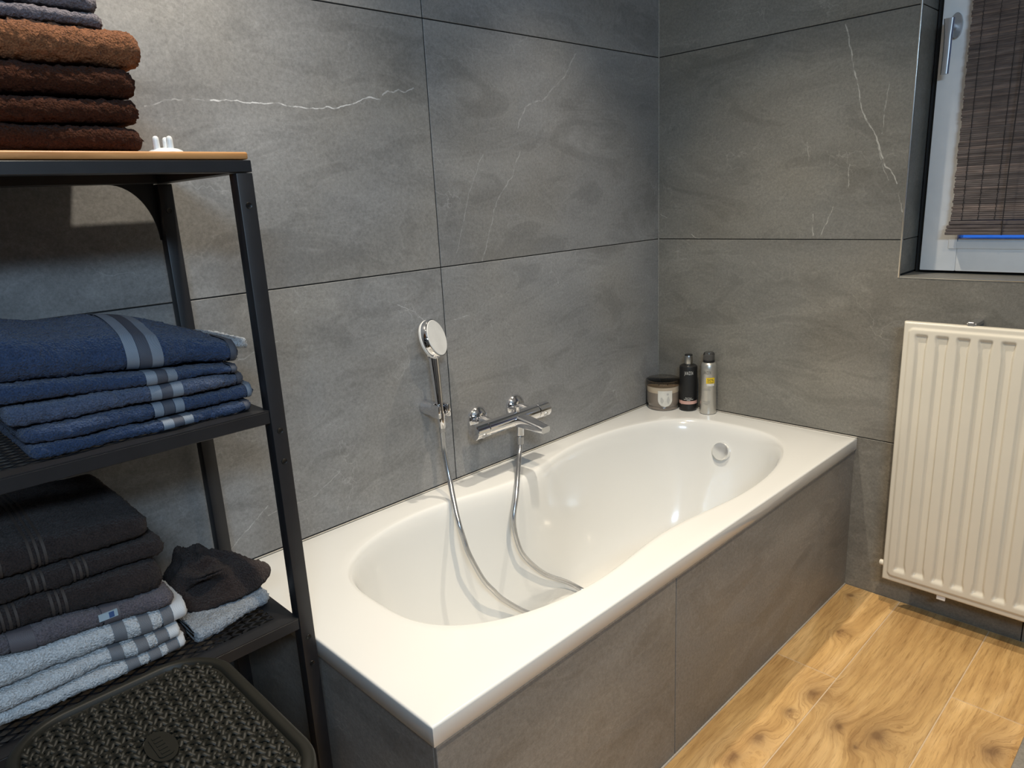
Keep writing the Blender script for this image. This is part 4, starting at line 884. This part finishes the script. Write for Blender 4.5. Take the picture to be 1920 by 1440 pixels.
# ================================================================== bottles and candle on the tub rim
def text_verts(txt, size):
    cu = bpy.data.curves.new('lettering', 'FONT'); cu.body = txt; cu.size = size; cu.align_x = 'CENTER'; cu.resolution_u = 3; cu.space_character = 1.45 if txt.isupper() else 1.0
    o = bpy.data.objects.new('lettering', cu); COL.objects.link(o); dg = bpy.context.evaluated_depsgraph_get(); me = o.evaluated_get(dg).to_mesh()
    v = [tuple(q.co) for q in me.vertices]; f = [tuple(p.vertices) for p in me.polygons]; o.evaluated_get(dg).to_mesh_clear(); bpy.data.objects.remove(o); bpy.data.curves.remove(cu); return v, f
def on_cyl(p, c, R, a0, z0): a = a0 + p[0] / R; return (c[0] + R * math.cos(a), c[1] + R * math.sin(a), z0 + p[1])
def letters(name, txt, size, c, R, a0, z0, mat, parent, sx=1.0):
    v, f = text_verts(txt, size); return mk(name, [on_cyl((x * sx, y), c, R, a0, z0) for x, y, _ in v], f, mat, parent)
def patch(name, poly_fn, w, z0, z1, c, R, a0, mat, parent, n=20, m=12):
    """curved label patch; poly_fn(v) -> half width fraction at height v"""
    V = []; F = []
    for j in range(m + 1):
        v = j / m; hwid = w / 2 * poly_fn(v)
        for i in range(n + 1): V.append(on_cyl((-hwid + 2 * hwid * i / n, z0 + (z1 - z0) * v), c, R, a0, 0))
    for j in range(m):
        for i in range(n): F.append((j * (n + 1) + i, j * (n + 1) + i + 1, (j + 1) * (n + 1) + i + 1, (j + 1) * (n + 1) + i))
    return mk(name, V, F, mat, parent, smooth=True)
M_wax = plain('cream_wax', (0.62, 0.50, 0.36), 0.5); M_jarpaint = plain('taupe_wax_glass', (0.225, 0.185, 0.148), 0.22, coat=0.5); M_paper = plain('paper_label', (0.66, 0.64, 0.58), 0.6); M_ink = plain('grey_print', (0.34, 0.33, 0.32), 0.7); M_motif = plain('faint_print', (0.50, 0.485, 0.45), 0.7); M_inkd = plain('dark_print', (0.05, 0.05, 0.05), 0.6)
M_bottle = plain('black_bottle', (0.013, 0.013, 0.013), 0.42); M_capsil = plain('silver_cap', (0.55, 0.54, 0.51), 0.3, 1.0); M_can = plain('brushed_silver_can', (0.62, 0.60, 0.55), 0.36, 0.85); M_pink = plain('pink_band', (0.62, 0.37, 0.31), 0.55); M_lettw = plain('white_lettering', (0.70, 0.68, 0.64), 0.5); M_yel = plain('yellow_sticker', (0.80, 0.55, 0.02), 0.5)
cc = (0.0655, -0.0655); RZ = TZ + .0006
ADIR = math.atan2(-2.2 - cc[1], 1.487 - cc[0])
can = thing('scented_candle', (cc[0], cc[1], RZ), 'wide jar candle with smoked lid and arched label on the tub corner', 'candle')
C0 = Matrix.Translation((cc[0], cc[1], RZ))
lathe('jar', [(0, 0), (.052, 0), (.0545, .003), (.0545, .009), (.0525, .013), (.0555, .018), (.0575, .026), (.0580, .064), (.0555, .064), (.0550, .030), (.050, .016), (0, .014)], M_jarpaint, can, 64, C0)
lathe('wax', [(0, .0150), (.0540, .0305), (.0548, .0600), (.0572, .0645), (.0576, .0845), (.052, .0860), (0, .0860)], M_wax, can, 48, C0)
for dx, dy in ((0.013, 0.008), (-0.010, -0.012)): lathe('wick', [(0, 0), (.0011, 0), (.0011, .009), (0, .009)], M_inkd, can, 10, C0 @ Matrix.Translation((dx, dy, .086)))
lathe('glass_lid', [(0, .1100), (.056, .1090), (.0605, .1060), (.0612, .1020), (.0612, .0880), (.0595, .0870), (.0590, .1000), (.0560, .1045), (0, .1055)], M_smoke, can, 64, C0)
lb = patch('arched_label', lambda v: 1.0 if v > .45 else math.sqrt(max(0.0, 1 - ((.45 - v) / .45) ** 2)) if v > 0 else 0.03, 0.052, RZ + .016, RZ + .075, cc, .0588, ADIR + .12, M_paper, can, 18, 16)
for k, (px, pz, w, hgt) in enumerate(((-.011, .028, .012, .022), (.011, .026, .011, .030), (.009, .058, .009, .009), (-.013, .040, .007, .012))):
    patch('printed_motif', lambda v: max(.05, math.sin(PI * v)) , w, RZ + pz, RZ + pz + hgt, cc, .0591, ADIR + .12 + px / .0588, M_motif, lb, 4, 6)
bc = (0.152, -0.0375)
bo = thing('bath_foam_bottle', (bc[0], bc[1], RZ), 'black bottle with silver cap and pink band on the tub rim', 'bottle')
B0 = Matrix.Translation((bc[0], bc[1], RZ))
lathe('bottle', [(0, 0), (.0275, 0), (.0305, .003), (.0312, .008), (.0312, .156), (.0300, .161), (.0235, .165), (.0150, .1665), (0, .1665)], M_bottle, bo, 56, B0)
lathe('cap', [(0, .1668), (.0142, .1668), (.0148, .169), (.0148, .196), (.0140, .1985), (0, .1985)], M_capsil, bo, 40, B0)
lathe('cap_top', [(0, .1985), (.0140, .1985), (.0132, .2015), (0, .2022)], M_bottle, bo, 36, B0)
A1 = math.atan2(-2.2 - bc[1], 1.487 - bc[0]) + .05
letters('brand_lettering', 'JANZEN', 0.0175, bc, .0315, A1, RZ + .134, M_lettw, bo, 0.37); letters('small_lettering', 'Bath Foam', 0.0052, bc, .0315, A1, RZ + .0475, M_lettw, bo)
for k, (w, z) in enumerate(((.034, .0435), (.012, .0395))): patch('fine_print', lambda v: 1.0, w, RZ + z, RZ + z + .0012, bc, .0315, A1, M_lettw, bo, 8, 1)
patch('pink_band', lambda v: 1.0, .090, RZ + .026, RZ + .0375, bc, .03145, A1, M_pink, bo, 36, 2); patch('seal_sticker', lambda v: max(.1, math.sqrt(max(0, 1 - (2 * v - 1) ** 2))), .015, RZ + .0245, RZ + .0395, bc, .0316, A1 - .85, M_pink, bo, 6, 8); letters('band_lettering', 'Earth 46', 0.0055, bc, .0316, A1, RZ + .0300, M_ink, bo)
sc_ = (0.2305, -0.0345)
sp_ = thing('spray_can', (sc_[0], sc_[1], RZ), 'silver spray can with clear cap and yellow 50% sticker on the tub rim', 'spray can')
S0 = Matrix.Translation((sc_[0], sc_[1], RZ))
lathe('can_body', [(0, 0), (.0265, 0), (.0285, .002), (.0288, .006), (.0270, .055), (.0262, .090), (.0270, .125), (.0272, .160), (.0262, .172), (.0225, .181), (.0185, .184), (0, .184)], M_can, sp_, 56, S0)
lathe('collar', [(0, .1835), (.0195, .1835), (.0200, .186), (.0195, .191), (0, .191)], M_bottle, sp_, 40, S0)
lathe('actuator', [(0, .1912), (.0105, .1912), (.0105, .202), (.007, .208), (0, .209)], M_ink, sp_, 28, S0)
lathe('clear_cap', [(.0192, .1912), (.0192, .210), (.0172, .2165), (.0120, .2190), (0, .2195), (0, .2180), (.0115, .2175), (.0160, .2150), (.0178, .2095), (.0178, .1912)], M_clear, sp_, 40, S0)
A2 = math.atan2(-2.2 - sc_[1], 1.487 - sc_[0])
letters('brand_lettering', 'JANZEN', 0.0170, sc_, .0276, A2 - .22, RZ + .145, M_inkd, sp_, 0.34)
stk = patch('sticker_paper', lambda v: 1.0, .0265, RZ + .103, RZ + .112, sc_, .0279, A2 + .28, M_paper, sp_, 10, 2); patch('price_sticker', lambda v: 1.0, .0300, RZ + .112, RZ + .133, sc_, .0280, A2 + .26, M_yel, sp_, 12, 3); letters('price_lettering', '50%', 0.0135, sc_, .0283, A2 + .26, RZ + .1200, M_inkd, sp_, 1.05)
patch('fine_print', lambda v: 1.0, .021, RZ + .1145, RZ + .1163, sc_, .0283, A2 + .26, M_inkd, sp_, 6, 1)
for w, z in ((.021, .092), (.028, .088), (.024, .046), (.022, .040), (.012, .036)): patch('fine_print', lambda v: 1.0, w, RZ + z, RZ + z + .0012, sc_, .0283 if z > .06 else .0290, A2 - .20, M_ink, sp_, 8, 1)
